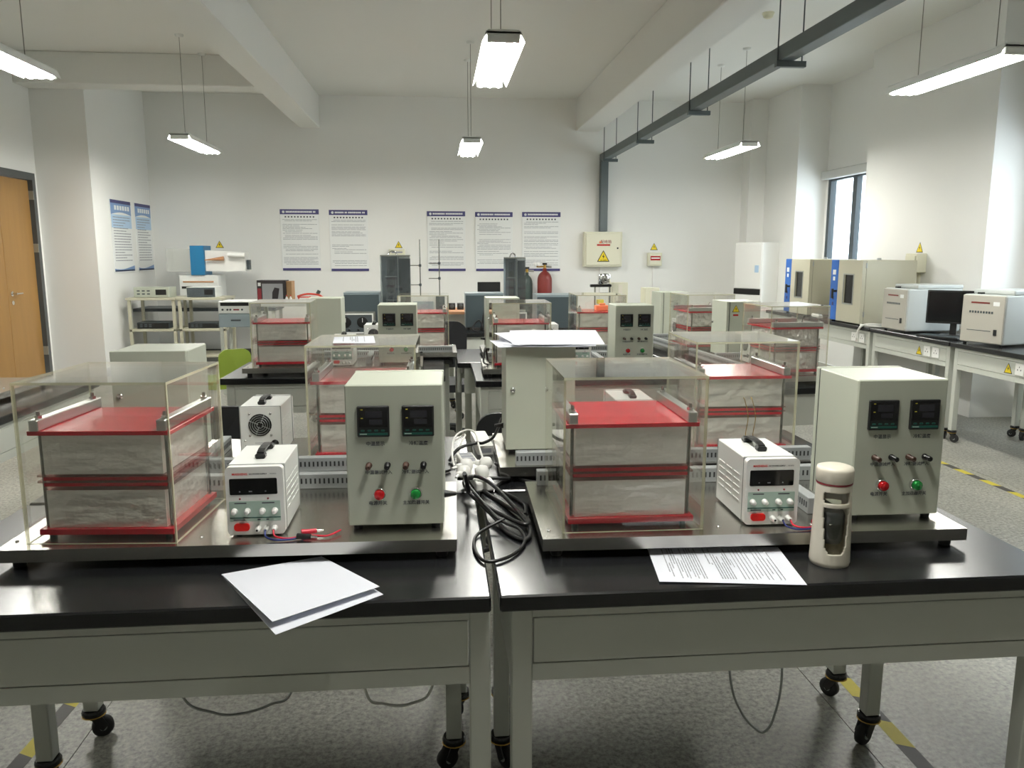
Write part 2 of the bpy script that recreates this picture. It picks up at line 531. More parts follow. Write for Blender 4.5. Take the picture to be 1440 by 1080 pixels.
# ------------------------------------------------------------------ overhead cable channel
def cable_channel():
    t = thing('cable_channel', 'dark grey overhead cable channel turning down the back wall to the electric box', 'cable tray', (2.465, 0, 2.88))
    MB().box(-0.055, 0.055, -1.0, 11.985, -0.05, 0.05, b=0.004).build('horizontal_channel', 'strut_paint', t)
    MB().box(-0.055, 0.055, 11.86, 11.985, -1.07, -0.05, b=0.004).build('drop_channel', 'strut_paint', t)
    for y in (0.6, 2.2, 3.75, 5.70, 7.70, 9.70, 11.65):
        br = MB(); br.box(-0.075, 0.14, y - 0.02, y + 0.02, -0.092, -0.052)
        o = br.build('bracket', 'strut_paint', t)
        for x in (-0.062, 0.115):
            MB().cyl((x, y, -0.052), (x, y, ZC - 2.88), 0.005, n=6).build('threaded_rod', 'dark_grey', o)
cable_channel()
for x, y, lb in ((-2.30, 7.62, 'small round smoke detector on ceiling at upper left'), (3.10, 7.62, 'small cream smoke detector on ceiling behind the grey cable channel')):
    t = thing('smoke_detector', lb, 'smoke detector', (x, y, ZC), 0, 'ceiling smoke detectors')
    MB().lathe([(0.055, 0), (0.055, -0.012), (0.05, -0.02)], n=18).build('base', 'detector', t)
    MB().lathe([(0.045, -0.02), (0.042, -0.04), (0.02, -0.052), (0.0001, -0.052)], n=18).build('sensor_head', 'detector', t)

# ------------------------------------------------------------------ notice boards
def poster(loc, rz, w, h, label, style, seed):
    t = thing('poster', label, 'poster', loc, rz, 'wall posters')
    r = random.Random(seed)
    bx(-w / 2, w / 2, -0.012, 0, 0, h, b=0.003).build('board', 'poster_white', t)
    if style == 'white':
        bx(-w / 2, w / 2, -0.015, -0.012, h * 0.918, h).build('header_band', 'navy', t)
        bx(-w / 2 + 0.01, w / 2, -0.015, -0.012, 0, h * 0.04).build('footer_band', 'navy', t)
        MB().lathe([(0.019, 0), (0.019, -0.002), (0.0001, -0.002)], (-w / 2 + 0.05, -0.0152, h * 0.957), ax='y', n=16).build('emblem', 'poster_white', t)
        hm = MB(); x = -w / 2 + 0.085
        while x < w / 2 - 0.05:
            ww = r.uniform(0.012, 0.018); hm.box(x, x + ww, -0.0158, -0.0152, h * 0.945, h * 0.972); x += ww + (0.004 if r.random() > .08 else 0.016)
        hm.build('header_print', 'poster_white', t)
        tm = MB(); n = 10
        for i in range(n):
            x = -w * 0.36 + i * w * 0.72 / (n - 1); tm.box(x - 0.011, x + 0.011, -0.0136, -0.012, h * 0.866, h * 0.889)
        tm.build('title_print', 'ink', t)
        lm = MB(); z = h * 0.83
        while z > h * 0.08:
            if r.random() < 0.16: z -= 0.028; continue
            ind = r.choice((0, 0, 0.03)); x = -w / 2 + 0.03 + ind
            end = w / 2 - 0.03 - (r.uniform(0, w * 0.6) if r.random() < 0.45 else 0)
            while x < end:
                ww = r.uniform(0.03, 0.12); lm.box(x, min(x + ww, end), -0.0126, -0.012, z, z + 0.006); x += ww + 0.006
            z -= r.choice((0.019, 0.022, 0.03))
        lm.build('body_print', 'ink_light', t)
    else:
        def curve(z0, amp, up):
            n = 10; top = [(-w / 2 + w * i / n, z0 + amp * math.sin(PI * i / n + (0 if up else 0.6))) for i in range(n + 1)]
            return top
        c1 = curve(h * 0.80, h * 0.035, True)
        MB().prism(c1 + [(w / 2, h), (-w / 2, h)], -0.0145, -0.012).build('header_wave', 'poster_mid', t)
        bx(-w / 2, w / 2, -0.016, -0.0145, h * 0.955, h).build('header_band', 'navy', t)
        c2 = curve(h * 0.075, -h * 0.03, False)
        MB().prism([(-w / 2, 0.02), (w / 2, 0.02)] + c2[::-1], -0.0145, -0.012).build('footer_wave', 'poster_mid', t)
        bx(-w / 2, w / 2, -0.0145, -0.012, 0.015, h * 0.035).build('footer_band', 'navy', t)
        bx(-w / 2, w / 2, -0.0128, -0.012, h * 0.62, h * 0.80).build('sky_panel', 'poster_blue', t)
        tm = MB()
        for i in range(6):
            x = -w * 0.33 + i * w * 0.13; tm.box(x, x + w * 0.09, -0.0156, -0.0145, h * 0.865, h * 0.925)
        tm.build('title_print', 'poster_white', t)
        lm = MB(); z = h * 0.76
        while z > h * 0.14:
            x = -w / 2 + 0.05; end = w / 2 - 0.05 - (r.uniform(0, w * 0.4) if r.random() < 0.3 else 0)
            while x < end:
                ww = r.uniform(0.04, 0.1); lm.box(x, min(x + ww, end), -0.0132, -0.0126, z, z + 0.010); x += ww + 0.008
            z -= 0.034
        lm.build('body_print', 'ink_light', t)
    return t
pl = [(-1.977, 1.24, 0.552, 0.875, 'white poster with navy header, leftmost on back wall'),
      (-1.281, 1.23, 0.552, 0.878, 'white poster with navy header, second from left on back wall'),
      (0.136, 1.228, 0.560, 0.868, 'white poster behind the laboratory stand rods on back wall'),
      (0.840, 1.226, 0.556, 0.862, 'white poster with ruled table print, left of the red gas cylinder'),
      (1.546, 1.226, 0.575, 0.865, 'rightmost white poster, just above the red gas cylinder')]
for i, (x, z, w, h, lb) in enumerate(pl):
    poster((x, YB - 0.001, z), 0, w, h, lb, 'white', 20 + i)
poster((XLI + 0.001, 10.865, 1.245), rad(90), 0.66, 0.91, 'blue wave poster on left wall, nearer one', 'blue', 40)
poster((XLI + 0.001, 11.64, 1.245), rad(90), 0.58, 0.91, 'blue wave poster on left wall next to the corner', 'blue', 41)

def tri_mesh(s, y=0.0):
    m = MB(); h = s * 0.9
    m.prism([(-s / 2, 0), (s / 2, 0), (0, h)], y - 0.001, y, mi=0)
    q = 0.80
    m.prism([(-s / 2 * q, h * 0.065), (s / 2 * q, h * 0.065), (0, h * 0.90)], y - 0.0016, y - 0.001, mi=1)
    b = s * 0.10
    m.prism([(b * .3, h * .68), (-b, h * .42), (-b * .1, h * .44), (-b * .4, h * .22), (b, h * .50), (b * .1, h * .49)], y - 0.0022, y - 0.0016, mi=0)
    return m
for nm, x, z, s, lb in (('warning_sign', -3.125, 1.565, 0.115, 'yellow triangle warning sign on back wall above the blue tunnel rig'),
                        ('warning_sign', -0.565, 1.565, 0.112, 'yellow triangle warning sign on back wall above the dark tower'),
                        ('warning_sign', 3.272, 1.535, 0.118, 'yellow triangle warning sign on back wall above the small breaker box')):
    o = tri_mesh(s).build(nm, ['black_plastic', 'yellow'], None, (x, YB - 0.001, z))
    tag(o, lb, 'warning sign', 'yellow triangle signs')
o = tri_mesh(0.115).build('warning_sign', ['black_plastic', 'yellow'], None, (XR - 0.001, 7.74, 1.50), rad(-90))
tag(o, 'yellow triangle warning sign on right wall above the bench instruments', 'warning sign', 'yellow triangle signs')

# electric box on the back wall
t = thing('electric_box', 'beige electric distribution box with red and yellow stickers on back wall', 'electric box', (2.462, YB - 0.001, 1.288))
bx(-0.287, 0.287, -0.14, 0, 0, 0.515, b=0.008).build('body', 'beige_box', t)
dr = bx(-0.262, 0.262, -0.158, -0.141, 0.025, 0.49, b=0.005).build('door', 'beige_box', t)
MB().lathe([(0.013, 0), (0.011, -0.01), (0.0001, -0.01)], (0.215, -0.158, 0.275), ax='y').build('lock', 'black_plastic', dr)
bx(-0.10, 0.10, -0.1605, -0.1585, 0.310, 0.333).build('red_bar', 'red_button', dr)
text('配电箱', 0.056, (0.038, -0.16, 0.365), dr, 'carton_red')
MB().prism([(-0.07, 0.345), (-0.055, 0.385), (-0.045, 0.36), (-0.035, 0.39), (-0.03, 0.345)], -0.1605, -0.1585).build('flame_mark', 'orange', dr)
tm = tri_mesh(0.19).build('warning_sticker', ['black_plastic', 'yellow'], dr, (0, -0.159, 0.075))
text('当心触电', 0.024, (0, -0.1625, 0.097), dr, 'black_plastic')
bx(-0.02, 0.02, -0.03, 0, -1.25, 0, ).build('conduit', 'wall', t)
t = thing('breaker_box', 'small beige breaker box with red label on back wall', 'electric box', (3.272, YB - 0.001, 1.297))
bx(-0.105, 0.105, -0.09, 0, 0, 0.2, b=0.008).build('body', 'beige_box', t)
bx(-0.09, 0.09, -0.10, -0.09, 0.02, 0.18, b=0.004).build('cover', 'beige_box', t)
bx(-0.075, 0.075, -0.102, -0.10, 0.085, 0.15).build('red_label', 'red_button', t)
bx(-0.065, 0.065, -0.1035, -0.102, 0.11, 0.128).build('label_strip', 'poster_white', t)
bx(-0.012, 0.012, -0.025, 0, -1.2, 0).build('conduit', 'white_plastic', t)
t = thing('breaker_box', 'small beige breaker box on back wall behind the dark left tower', 'electric box', (-0.588, YB - 0.001, 1.44))
bx(-0.118, 0.118, -0.08, 0, 0, 0.11, b=0.008).build('body', 'beige_box', t)
bx(-0.08, 0.08, -0.083, -0.08, 0.05, 0.075).build('label_strip', 'ink_light', t)
t = thing('breaker_box', 'small beige breaker box on right wall above the bench instruments', 'electric box', (XR - 0.001, 7.70, 1.30), rad(-90))
bx(-0.10, 0.10, -0.11, 0, 0, 0.19, b=0.008).build('body', 'beige_box', t)
bx(-0.085, 0.085, -0.12, -0.11, 0.02, 0.17, b=0.004).build('cover', 'beige_box', t)
bx(0.04, 0.075, -0.123, -0.12, 0.02, 0.12).build('label_strip', 'poster_white', t)
bx(-0.012, 0.012, -0.025, 0, -0.48, 0).build('conduit', 'beige_box', t)

# ================================================================== LAB TABLES
TW, TD, TH = 1.262, 0.72, 0.80
def caster(parent, x, y, rz, first=None):
    if first:
        c = dup(first, (x, y, 0), rz, parent=parent); return c
    c = MB().lathe([(0.031, 0.098), (0.035, 0.090), (0.034, 0.080), (0.02, 0.074)], n=16).build('caster', 'dome_black', parent, (x, y, 0), rz)
    f = MB()
    for e in (-1, 1):
        f.prism([(-0.012, 0.074), (0.020, 0.074), (0.036, 0.040), (0.020, 0.024), (0.010, 0.034)], e * 0.019 - 0.002, e * 0.019 + 0.002)
    f.box(-0.012, 0.020, -0.021, 0.021, 0.068, 0.074)
    f.build('fork', 'black_plastic', c)
    MB().lathe([(0.031, 0.0795), (0.0355, 0.077), (0.031, 0.0745)], n=16).build('brake_ring', 'brass', c)
    MB().lathe([(0.026, -0.013), (0.032, -0.009), (0.032, 0.009), (0.026, 0.013), (0.0001, 0.013)], (0.022, 0, 0.032), ax='y', n=18).build('wheel', 'rubber', c)
    MB().cyl((0.022, -0.016, 0.032), (0.022, 0.016, 0.032), 0.011, n=10).build('hub', 'zinc', c)
    return c

def make_table(w=TW, dd=TD, name='lab_table', il=0.027, ir=0.0, front=True):
    t = thing(name, '', 'table')
    MB().box(0, w, 0, dd, TH - 0.036, TH, b=0.004).build('tabletop', 'black_top', t)
    zt = TH - 0.037; i0 = 0.030; lw = 0.045
    xa, xb = il, w - ir
    for nm, a in (('front_rail', (xa + lw, xb - lw, i0, i0 + 0.02, 0.737, zt)), ('front_rail', (xa + lw, xb - lw, i0, i0 + 0.02, 0.592, 0.630)),
                  ('rear_apron', (xa + lw, xb - lw, dd - i0 - 0.02, dd - i0, 0.592, zt)), ('side_apron', (xa, xa + 0.02, i0 + lw, dd - i0 - lw, 0.592, zt)),
                  ('side_apron', (xb - 0.02, xb, i0 + lw, dd - i0 - lw, 0.592, zt))):
        bx(*a).build(nm, 'steel_frame', t)
    bx(xa + lw + 0.0025, xb - lw - 0.0025, i0 + 0.0005, i0 + 0.018, 0.6325, 0.7345, b=0.001).build('front_panel', 'steel_frame', t)
    first = None
    rx = xb - lw - (0.05 if ir == 0 else 0)
    for k, (x, y) in enumerate(((xa, i0), (xb - lw, i0), (xa, dd - i0 - lw - 0.06), (rx, dd - i0 - lw - 0.06))):
        bx(x, x + lw, y, y + lw, 0.098, zt, b=0.003).build('leg', 'steel_frame', t)
        c = caster(t, x + lw / 2, y + lw / 2, (0.6, 2.4, -1.0, 3.6)[k], first)
        if not first: first = c
    return t
table0 = make_table()
_tabs = []
def place_table(x, y, rz, label):
    if not _tabs:
        t = table0; t.location = (x, y, 0); t.rotation_euler = (0, 0, rz)
    else:
        t = dup(table0, (x, y, 0), rz)
    t['label'] = label; t['group'] = 'black topped lab tables on casters'
    _tabs.append(t)
place_table(-1.162, 1.545, 0, 'black topped lab table nearest the camera on the left')
place_table(0.118, 1.545, 0, 'black topped lab table nearest the camera on the right, bottle on it')
place_table(0.100, 3.005, PI, 'lab table directly behind the nearest left table')
place_table(1.378, 3.005, PI, 'lab table directly behind the nearest right table')
place_table(-1.228, 4.545, 0, 'lab table in the third row left, beside the green chair')
place_table(0.200, 4.335, 0, 'lab table in the third row right of the middle aisle')
place_table(0.095, 6.000, PI, 'lab table in the fourth row left of the middle aisle')
place_table(1.380, 5.820, PI, 'lab table in the fourth row right of the middle aisle')
place_table(2.30, 3.99, rad(94), 'sideways lab table on the right, nearer one of the pair')
place_table(2.21, 5.25, rad(94), 'sideways lab table on the right, farther one of the pair')
place_table(0.06, 7.72, PI, 'lab table in the far row left, carrying the dark left tower')
place_table(1.36, 7.72, PI, 'lab table in the far row right, carrying the dark right tower')
place_table(-1.88, 3.30, rad(90), 'lab table at the left edge seen through the nearest acrylic cover')

# ================================================================== APPARATUS
def uloc(u, x, y, z=0.0):
    ox, oy, rz = u
    return (ox + x * math.cos(rz) - y * math.sin(rz), oy + x * math.sin(rz) + y * math.cos(rz), TH + z)

def slot_duct(L, horiz=True):
    m = MB(); m.box(0, L, 0, 0.03, 0, 0.042, b=0.0015)
    s = MB(); n = int(L / 0.0125); 
    for i in range(n):
        x = 0.008 + i * 0.0125
        for y0, y1 in ((-0.0006, 0.0), (0.03, 0.0306)):
            s.box(x, x + 0.0048, y0, y1, 0.015, 0.030)
    return m, s

def make_tray():
    t = thing('steel_tray', '', 'tray')
    m = MB(); w, dd = 1.02, 0.47
    m.box(0, w, 0, dd, 0.046, 0.049)
    m.box(0, w, 0, 0.002, 0.020, 0.046).box(0, w, dd - 0.002, dd, 0.020, 0.046).box(0, 0.002, 0.002, dd - 0.002, 0.020, 0.046).box(w - 0.002, w, 0.002, dd - 0.002, 0.020, 0.046)
    m.build('pan', 'stainless', t)
    for x, y in ((0.035, 0.03), (w - 0.035, 0.03), (0.035, dd - 0.03), (w - 0.035, dd - 0.03)):
        MB().lathe([(0.012, 0), (0.014, 0.004), (0.014, 0.046)], (x, y, 0), n=12).build('foot', 'rubber', t)
    for (L, x, y, r) in ((0.94, 0.03, 0.425, 0), (0.26, 0.715, 0.13, PI / 2)):
        m, s = slot_duct(L)
        o = m.build('cable_duct', 'duct_grey', t, (x, y, 0.0491), r)
        s.build('slots', 'duct_slot', o)
    for x in (0.02, 0.43, 0.66, 0.735):
        MB().lathe([(0.005, 0), (0.004, 0.003), (0.0001, 0.0035)], (x, 0.055, 0.049), n=10).build('screw', 'chrome', t)
    return t

def make_cover():
    t = thing('acrylic_cover', '', 'cover')
    w, dd, h, th = 0.338, 0.338, 0.37, 0.006
    mm = ['acrylic', 'acrylic_edge']
    MB().sheet(0, w, 0, th, 0, h - th).build('front_sheet', mm, t)
    MB().sheet(0, w, dd - th, dd, 0, h - th).build('back_sheet', mm, t)
    MB().sheet(0, th, th, dd - th, 0, h - th).build('side_sheet', mm, t)
    MB().sheet(w - th, w, th, dd - th, 0, h - th).build('side_sheet', mm, t)
    MB().sheet(0, w, 0, dd, h - th, h).build('top_sheet', mm, t)
    return t

def foil_block(w, dd, h, seed, crumple=0.0025):
    r = random.Random(seed); m = MB()
    nx, nz = 14, 5
    def face(fn, a, b):
        vs = []
        for j in range(b + 1):
            for i in range(a + 1):
                p = fn(i / a, j / b); vs.append(p)
        m.add(vs, [(j * (a + 1) + i, j * (a + 1) + i + 1, (j + 1) * (a + 1) + i + 1, (j + 1) * (a + 1) + i) for j in range(b) for i in range(a)], 0, False)
    def g(u, v): return (r.random() - 0.5) * 2 * crumple if 0.01 < u < 0.99 and 0.01 < v < 0.99 else 0
    face(lambda u, v: (u * w, 0 + g(u, v), v * h), nx, nz)
    face(lambda u, v: (w - u * w, dd + g(u, v), v * h), nx, nz)
    face(lambda u, v: (0 + g(u, v), dd - u * dd, v * h), 10, nz)
    face(lambda u, v: (w + g(u, v), u * dd, v * h), 10, nz)
    face(lambda u, v: (u * w, v * dd, h), 4, 4)
    face(lambda u, v: (u * w, dd - v * dd, 0), 4, 4)
    return m

def make_stack(foil='foil', crumple=0.0012):
    """pressed plate pack: red plates, foil-wrapped blocks, clamp bars and rods"""
    t = thing('plate_stack', '', 'test stack')
    w, dd = 0.305, 0.285
    zb = 0.012
    bx(0, w, 0, dd, zb, zb + 0.014, b=0.001).build('base_plate', 'red_plate', t)
    for x in (0.02, w - 0.02):
        for y in (0.02, dd - 0.02):
            MB().cyl((x, y, 0), (x, y, zb), 0.008, n=8).build('spacer', 'rubber', t)
    fx0, fy0, fw, fd = 0.018, 0.012, 0.268, 0.258
    foil_block(fw, fd, 0.088, 3, crumple).build('foil_block', foil, t, (fx0, fy0, zb + 0.0145))
    z = zb + 0.1035
    bx(fx0 - 0.006, fx0 + fw + 0.006, fy0 - 0.002, fy0 + fd, z, z + 0.008).build('clear_strip', 'clear_strip', t)
    bx(fx0 - 0.004, fx0 + fw + 0.004, fy0, fy0 + fd, z + 0.0085, z + 0.0165).build('heater_plate', 'red_plate', t)
    bx(fx0 - 0.016, fx0 + fw + 0.016, fy0 - 0.004, fy0 + fd, z + 0.017, z + 0.022).build('clear_strip', 'clear_strip', t)
    bx(fx0 - 0.004, fx0 + fw + 0.004, fy0, fy0 + fd, z + 0.0225, z + 0.0305).build('heater_plate', 'red_plate', t)
    bx(fx0 - 0.016, fx0 + fw + 0.016, fy0 - 0.004, fy0 + fd, z + 0.031, z + 0.036).build('clear_strip', 'clear_strip', t)
    foil_block(fw, fd, 0.092, 5, crumple).build('foil_block', foil, t, (fx0, fy0, z + 0.037))
    z2 = z + 0.1295
    bx(-0.007, w + 0.007, 0, dd, z2, z2 + 0.010, b=0.001).build('top_plate', 'red_plate', t)
    for e, x in ((0, 0.0), (1, w - 0.022)):
        m = MB(); m.box(x, x + 0.022, -0.004, dd + 0.004, z2 + 0.0105, z2 + 0.036, b=0.002)
        b = m.build('clamp_bar', 'aluminium', t)
        for y in (0.02, dd - 0.02):
            MB().cyl((x + 0.011, y, zb + 0.002), (x + 0.011, y, z2 + 0.052), 0.0042, n=8).build('threaded_rod', 'rod', t)
            MB().lathe([(0.0085, 0), (0.0085, 0.007), (0.0001, 0.0072)], (x + 0.011, y, z2 + 0.0362), n=6, sm=False).build('nut', 'chrome', t)
    return t

def make_meter(parent, x, z):
    m = bx(x, x + 0.074, -0.008, 0, z, z + 0.073, b=0.002).build('meter', 'black_plastic', parent)
    bx(x + 0.004, x + 0.070, -0.0088, -0.008, z + 0.024, z + 0.068).build('screen', 'screen', m)
    bx(x + 0.019, x + 0.058, -0.0092, -0.0088, z + 0.046, z + 0.062).build('display', 'lcd', m)
    bx(x + 0.028, x + 0.058, -0.0092, -0.0088, z + 0.030, z + 0.042).build('display', 'lcd', m)
    bx(x + 0.004, x + 0.070, -0.0088, -0.008, z + 0.005, z + 0.010).build('green_strip', 'green_strip', m)
    bx(x + 0.006, x + 0.022, -0.0094, -0.0088, z + 0.0065, z + 0.0085).build('strip_print', 'teal_panel', m)
    for k in range(4):
        bx(x + 0.008 + k * 0.0155, x + 0.017 + k * 0.0155, -0.0092, -0.008, z + 0.0135, z + 0.0175, b=0.001).build('key', 'green_strip', m)
    for k in (0.044, 0.064):
        bx(x + 0.009, x + 0.014, -0.0092, -0.0088, z + k, z + k + 0.002).build('indicator', 'tape_yellow', m)

def make_control():
    t = thing('control_box', '', 'control box')
    w, dd, h, z0 = 0.225, 0.22, 0.338, 0.012
    for x, y in ((0.02, 0.02), (w - 0.02, 0.02), (0.02, dd - 0.02), (w - 0.02, dd - 0.02)):
        MB().lathe([(0.010, 0), (0.012, z0)], (x, y, 0), n=10).build('foot', 'rubber', t)
    b = bx(0, w, 0, dd - 0.016, z0, z0 + h, b=0.003).build('body', 'cabinet', t)
    bx(0.001, w - 0.001, dd - 0.016, dd - 0.012, z0 + 0.001, z0 + h - 0.002).build('seal', 'rubber', t)
    dr = bx(-0.001, w + 0.001, dd - 0.012, dd + 0.004, z0, z0 + h + 0.001, b=0.002).build('rear_door', 'cabinet', t)
    MB().lathe([(0.009, 0), (0.008, 0.006), (0.0001, 0.006)], (w - 0.022, dd + 0.004, z0 + 0.20), ax='y', n=14).build('lock', 'chrome', dr)
    bx(0.035, w - 0.045, dd - 0.0, dd + 0.002, z0 - 0.010, z0 - 0.002).build('base_strip', 'rubber', t)
    make_meter(t, 0.028, z0 + 0.216)
    make_meter(t, 0.131, z0 + 0.216)
    text('中温显示', 0.011, (0.068, -0.0006, z0 + 0.198), t, 'ink', bold=0.0002)
    text('冷端温度', 0.011, (0.168, -0.0006, z0 + 0.198), t, 'ink', bold=0.0002)
    for k, (x, c) in enumerate(((0.052, 'terminal_brown'), (0.095, 'black_plastic'), (0.138, 'terminal_brown'), (0.179, 'black_plastic'))):
        j = MB().lathe([(0.0075, 0), (0.0075, -0.004), (0.0062, -0.005), (0.0062, -0.026), (0.003, -0.027), (0.0001, -0.024)], (x, 0, z0 + 0.147), ax='y', n=14).build('terminal', c, t)
    text('中温测试接入', 0.0105, (0.074, -0.0006, z0 + 0.129), t, 'ink', bold=0.0002)
    text('冷端测试接入', 0.0105, (0.160, -0.0006, z0 + 0.129), t, 'ink', bold=0.0002)
    for x, c in ((0.075, 'red_button'), (0.160, 'green_button')):
        r = MB().lathe([(0.0150, 0), (0.0150, -0.006), (0.0125, -0.010), (0.0125, -0.008)], (x, 0, z0 + 0.078), ax='y', n=20).build('button_ring', 'chrome', t)
        MB().lathe([(0.0118, -0.004), (0.0118, -0.016), (0.0095, -0.019), (0.0001, -0.0195)], (x, 0, z0 + 0.078), ax='y', n=20).build('button_cap', c, r)
    text('电源开关', 0.011, (0.070, -0.0006, z0 + 0.054), t, 'ink', bold=0.0002)
    text('主加热器开关', 0.0105, (0.160, -0.0006, z0 + 0.054), t, 'ink', bold=0.0002)
    # power lead outlet low on the right side, vents on the left side
    MB().lathe([(0.010, 0), (0.008, 0.012), (0.005, 0.03)], (w, dd * 0.35, z0 + 0.05), ax='x', n=12).build('cable_gland', 'rubber', t)
    return t

def make_psu():
    t = thing('power_supply', '', 'power supply')
    w, dd, h = 0.130, 0.215, 0.160
    for x, y in ((0.02, 0.02), (w - 0.02, 0.02), (0.02, dd - 0.03), (w - 0.02, dd - 0.03)):
        MB().lathe([(0.006, 0), (0.007, 0.006)], (x, y, 0), n=10).build('foot', 'rubber', t)
    b = bx(0.001, w - 0.001, 0.020, dd, 0.006, 0.006 + h, b=0.002).build('case', 'white_metal', t)
    fr = MB(); fr.prism(rrect(0, w, 0.004, h + 0.006, 0.010), 0.0, 0.0195)
    fp = fr.build('front_bezel', 'white_plastic', t)
    bx(-0.001, w + 0.001, 0.0195, 0.0225, 0.005, h + 0.0075, b=0.001).build('trim_band', 'zinc', t)
    def Z(f): return 0.004 + (h + 0.002) * (1 - f)
    MB().prism(rrect(0.009, w - 0.014, Z(0.405), Z(0.168), 0.003), -0.0012, 0.0).build('display_window', 'screen', fp)
    dg = MB()
    for x in (0.030, 0.052, 0.056, 0.088): dg.box(x, x + 0.003, -0.0016, -0.0012, Z(0.365), Z(0.35))
    dg.build('display_print', 'ink_light', fp)
    text('MAISHENG', 0.007, (0.033, -0.0006, Z(0.105)), fp, 'red_switch', width=0.034, bold=0.0002)
    text('DC POWER SUPPLY', 0.006, (0.074, -0.0006, Z(0.105)), fp, 'black_plastic', width=0.040, bold=0.0002)
    text('MS305D', 0.006, (0.108, -0.0006, Z(0.105)), fp, 'ink', width=0.014)
    MB().prism(rrect(0.006, w - 0.009, Z(0.80), Z(0.50), 0.002), -0.0008, 0.0).build('teal_panel', 'teal_panel', fp)
    bx(0.006, w - 0.009, -0.0014, -0.0008, Z(0.752), Z(0.738)).build('panel_line', 'green_strip', fp)
    pr = MB()
    for x0, x1, f in ((0.018, 0.045, 0.53), (0.080, 0.108, 0.53), (0.014, 0.040, 0.775), (0.068, 0.075, 0.775), (0.088, 0.094, 0.775)):
        pr.box(x0, x1, -0.0012, -0.0008, Z(f + 0.008), Z(f - 0.008))
    pr.build('panel_print', 'ink', fp)
    for x in (0.031, 0.094):
        MB().lathe([(0.0022, 0), (0.0022, -0.002), (0.0001, -0.0024)], (x, 0, Z(0.465)), ax='y', n=10).build('indicator', 'carton_red', fp)
    for x in (0.0175, 0.047, 0.0805, 0.1085):
        MB().lathe([(0.0072, -0.0008), (0.0072, -0.004), (0.0060, -0.0045), (0.0052, -0.015), (0.004, -0.016), (0.0001, -0.016)], (x, 0, Z(0.645)), ax='y', n=14).build('knob', 'white_plastic', fp)
    sw = MB(); sw.prism(rrect(0.015, 0.050, Z(0.935), Z(0.825), 0.007), -0.005, 0.0)
    sw.build('power_switch', 'red_switch', fp)
    for x, c in ((0.069, 'white_plastic'), (0.088, 'white_plastic'), (0.1065, 'white_plastic')):
        k = MB().lathe([(0.0068, 0), (0.0068, -0.004), (0.0055, -0.005), (0.0055, -0.017), (0.004, -0.018), (0.0025, -0.018)], (x, 0, Z(0.905)), ax='y', n=14).build('terminal', c, fp)
        MB().lathe([(0.0026, -0.018), (0.0026, -0.0185), (0.0001, -0.0185)], (x, 0, Z(0.905)), ax='y', n=10).build('socket', 'black_plastic', k)
    # carrying handle on the lid
    hb = MB()
    for y in (0.070, 0.165):
        hb.box(w / 2 - 0.012, w / 2 + 0.012, y, y + 0.024, h + 0.006, h + 0.018, b=0.003)
    P5 = [(0.078, h + 0.016), (0.10, h + 0.0205), (0.13, h + 0.0215), (0.16, h + 0.0205), (0.182, h + 0.016)]
    hb.prism(P5 + [(y, z + 0.005) for y, z in P5[::-1]], w / 2 - 0.0085, w / 2 + 0.0085, plane='yz')
    hb.build('handle', 'black_plastic', t)
    bx(-0.0005, w + 0.0005, dd - 0.004, dd - 0.001, 0.0055, h + 0.007, b=0.0008).build('trim_band', 'zinc', t)
    # side louvres
    for sx in (0.0008, w - 0.0008):
        lv = MB()
        for i in range(5):
            for k in range(3):
                lv.box(sx - 0.0010, sx + 0.0010, 0.045 + k * 0.055, 0.085 + k * 0.055, 0.05 + i * 0.016, 0.053 + i * 0.016)
        lv.build('louvres', 'white_metal', t)
    # rear: fan grille, heat slots
    fn = MB().lathe([(0.036, 0), (0.036, 0.003), (0.033, 0.003), (0.032, 0.001), (0.0001, 0.001)], (0.066, dd, 0.106), ax='y', n=24).build('fan', 'black_plastic', t)
    gr = MB()
    for q in (0.010, 0.017, 0.024, 0.031):
        gr.tube([(0.066 + q * math.cos(a * PI / 8), dd + 0.0045, 0.106 + q * math.sin(a * PI / 8)) for a in range(17)], 0.0011, n=5, res=0)
    for a in (0.4, 1.97, 3.54, 5.11):
        gr.cyl((0.066 + 0.006 * math.cos(a), dd + 0.0045, 0.106 + 0.006 * math.sin(a)), (0.066 + 0.036 * math.cos(a), dd + 0.0045, 0.106 + 0.036 * math.sin(a)), 0.0012, n=5)
    gr.build('fan_grille', 'zinc', fn)
    for x, z in ((0.033, 0.142), (0.099, 0.142), (0.033, 0.072), (0.099, 0.072), (0.115, 0.055)):
        MB().lathe([(0.0042, 0), (0.0035, 0.002), (0.0001, 0.0025)], (x, dd, z), ax='y', n=10).build('screw', 'chrome', t)
    pt = MB()
    for i in range(5): pt.box(0.035, 0.085, dd, dd + 0.0004, 0.022 + i * 0.006, 0.0235 + i * 0.006)
    pt.build('rear_print', 'ink_light', t)
    MB().lathe([(0.012, 0), (0.012, 0.004), (0.007, 0.005), (0.007, 0.03)], (0.022, dd, 0.045), ax='y', n=14).build('mains_inlet', 'black_plastic', t)
    return t

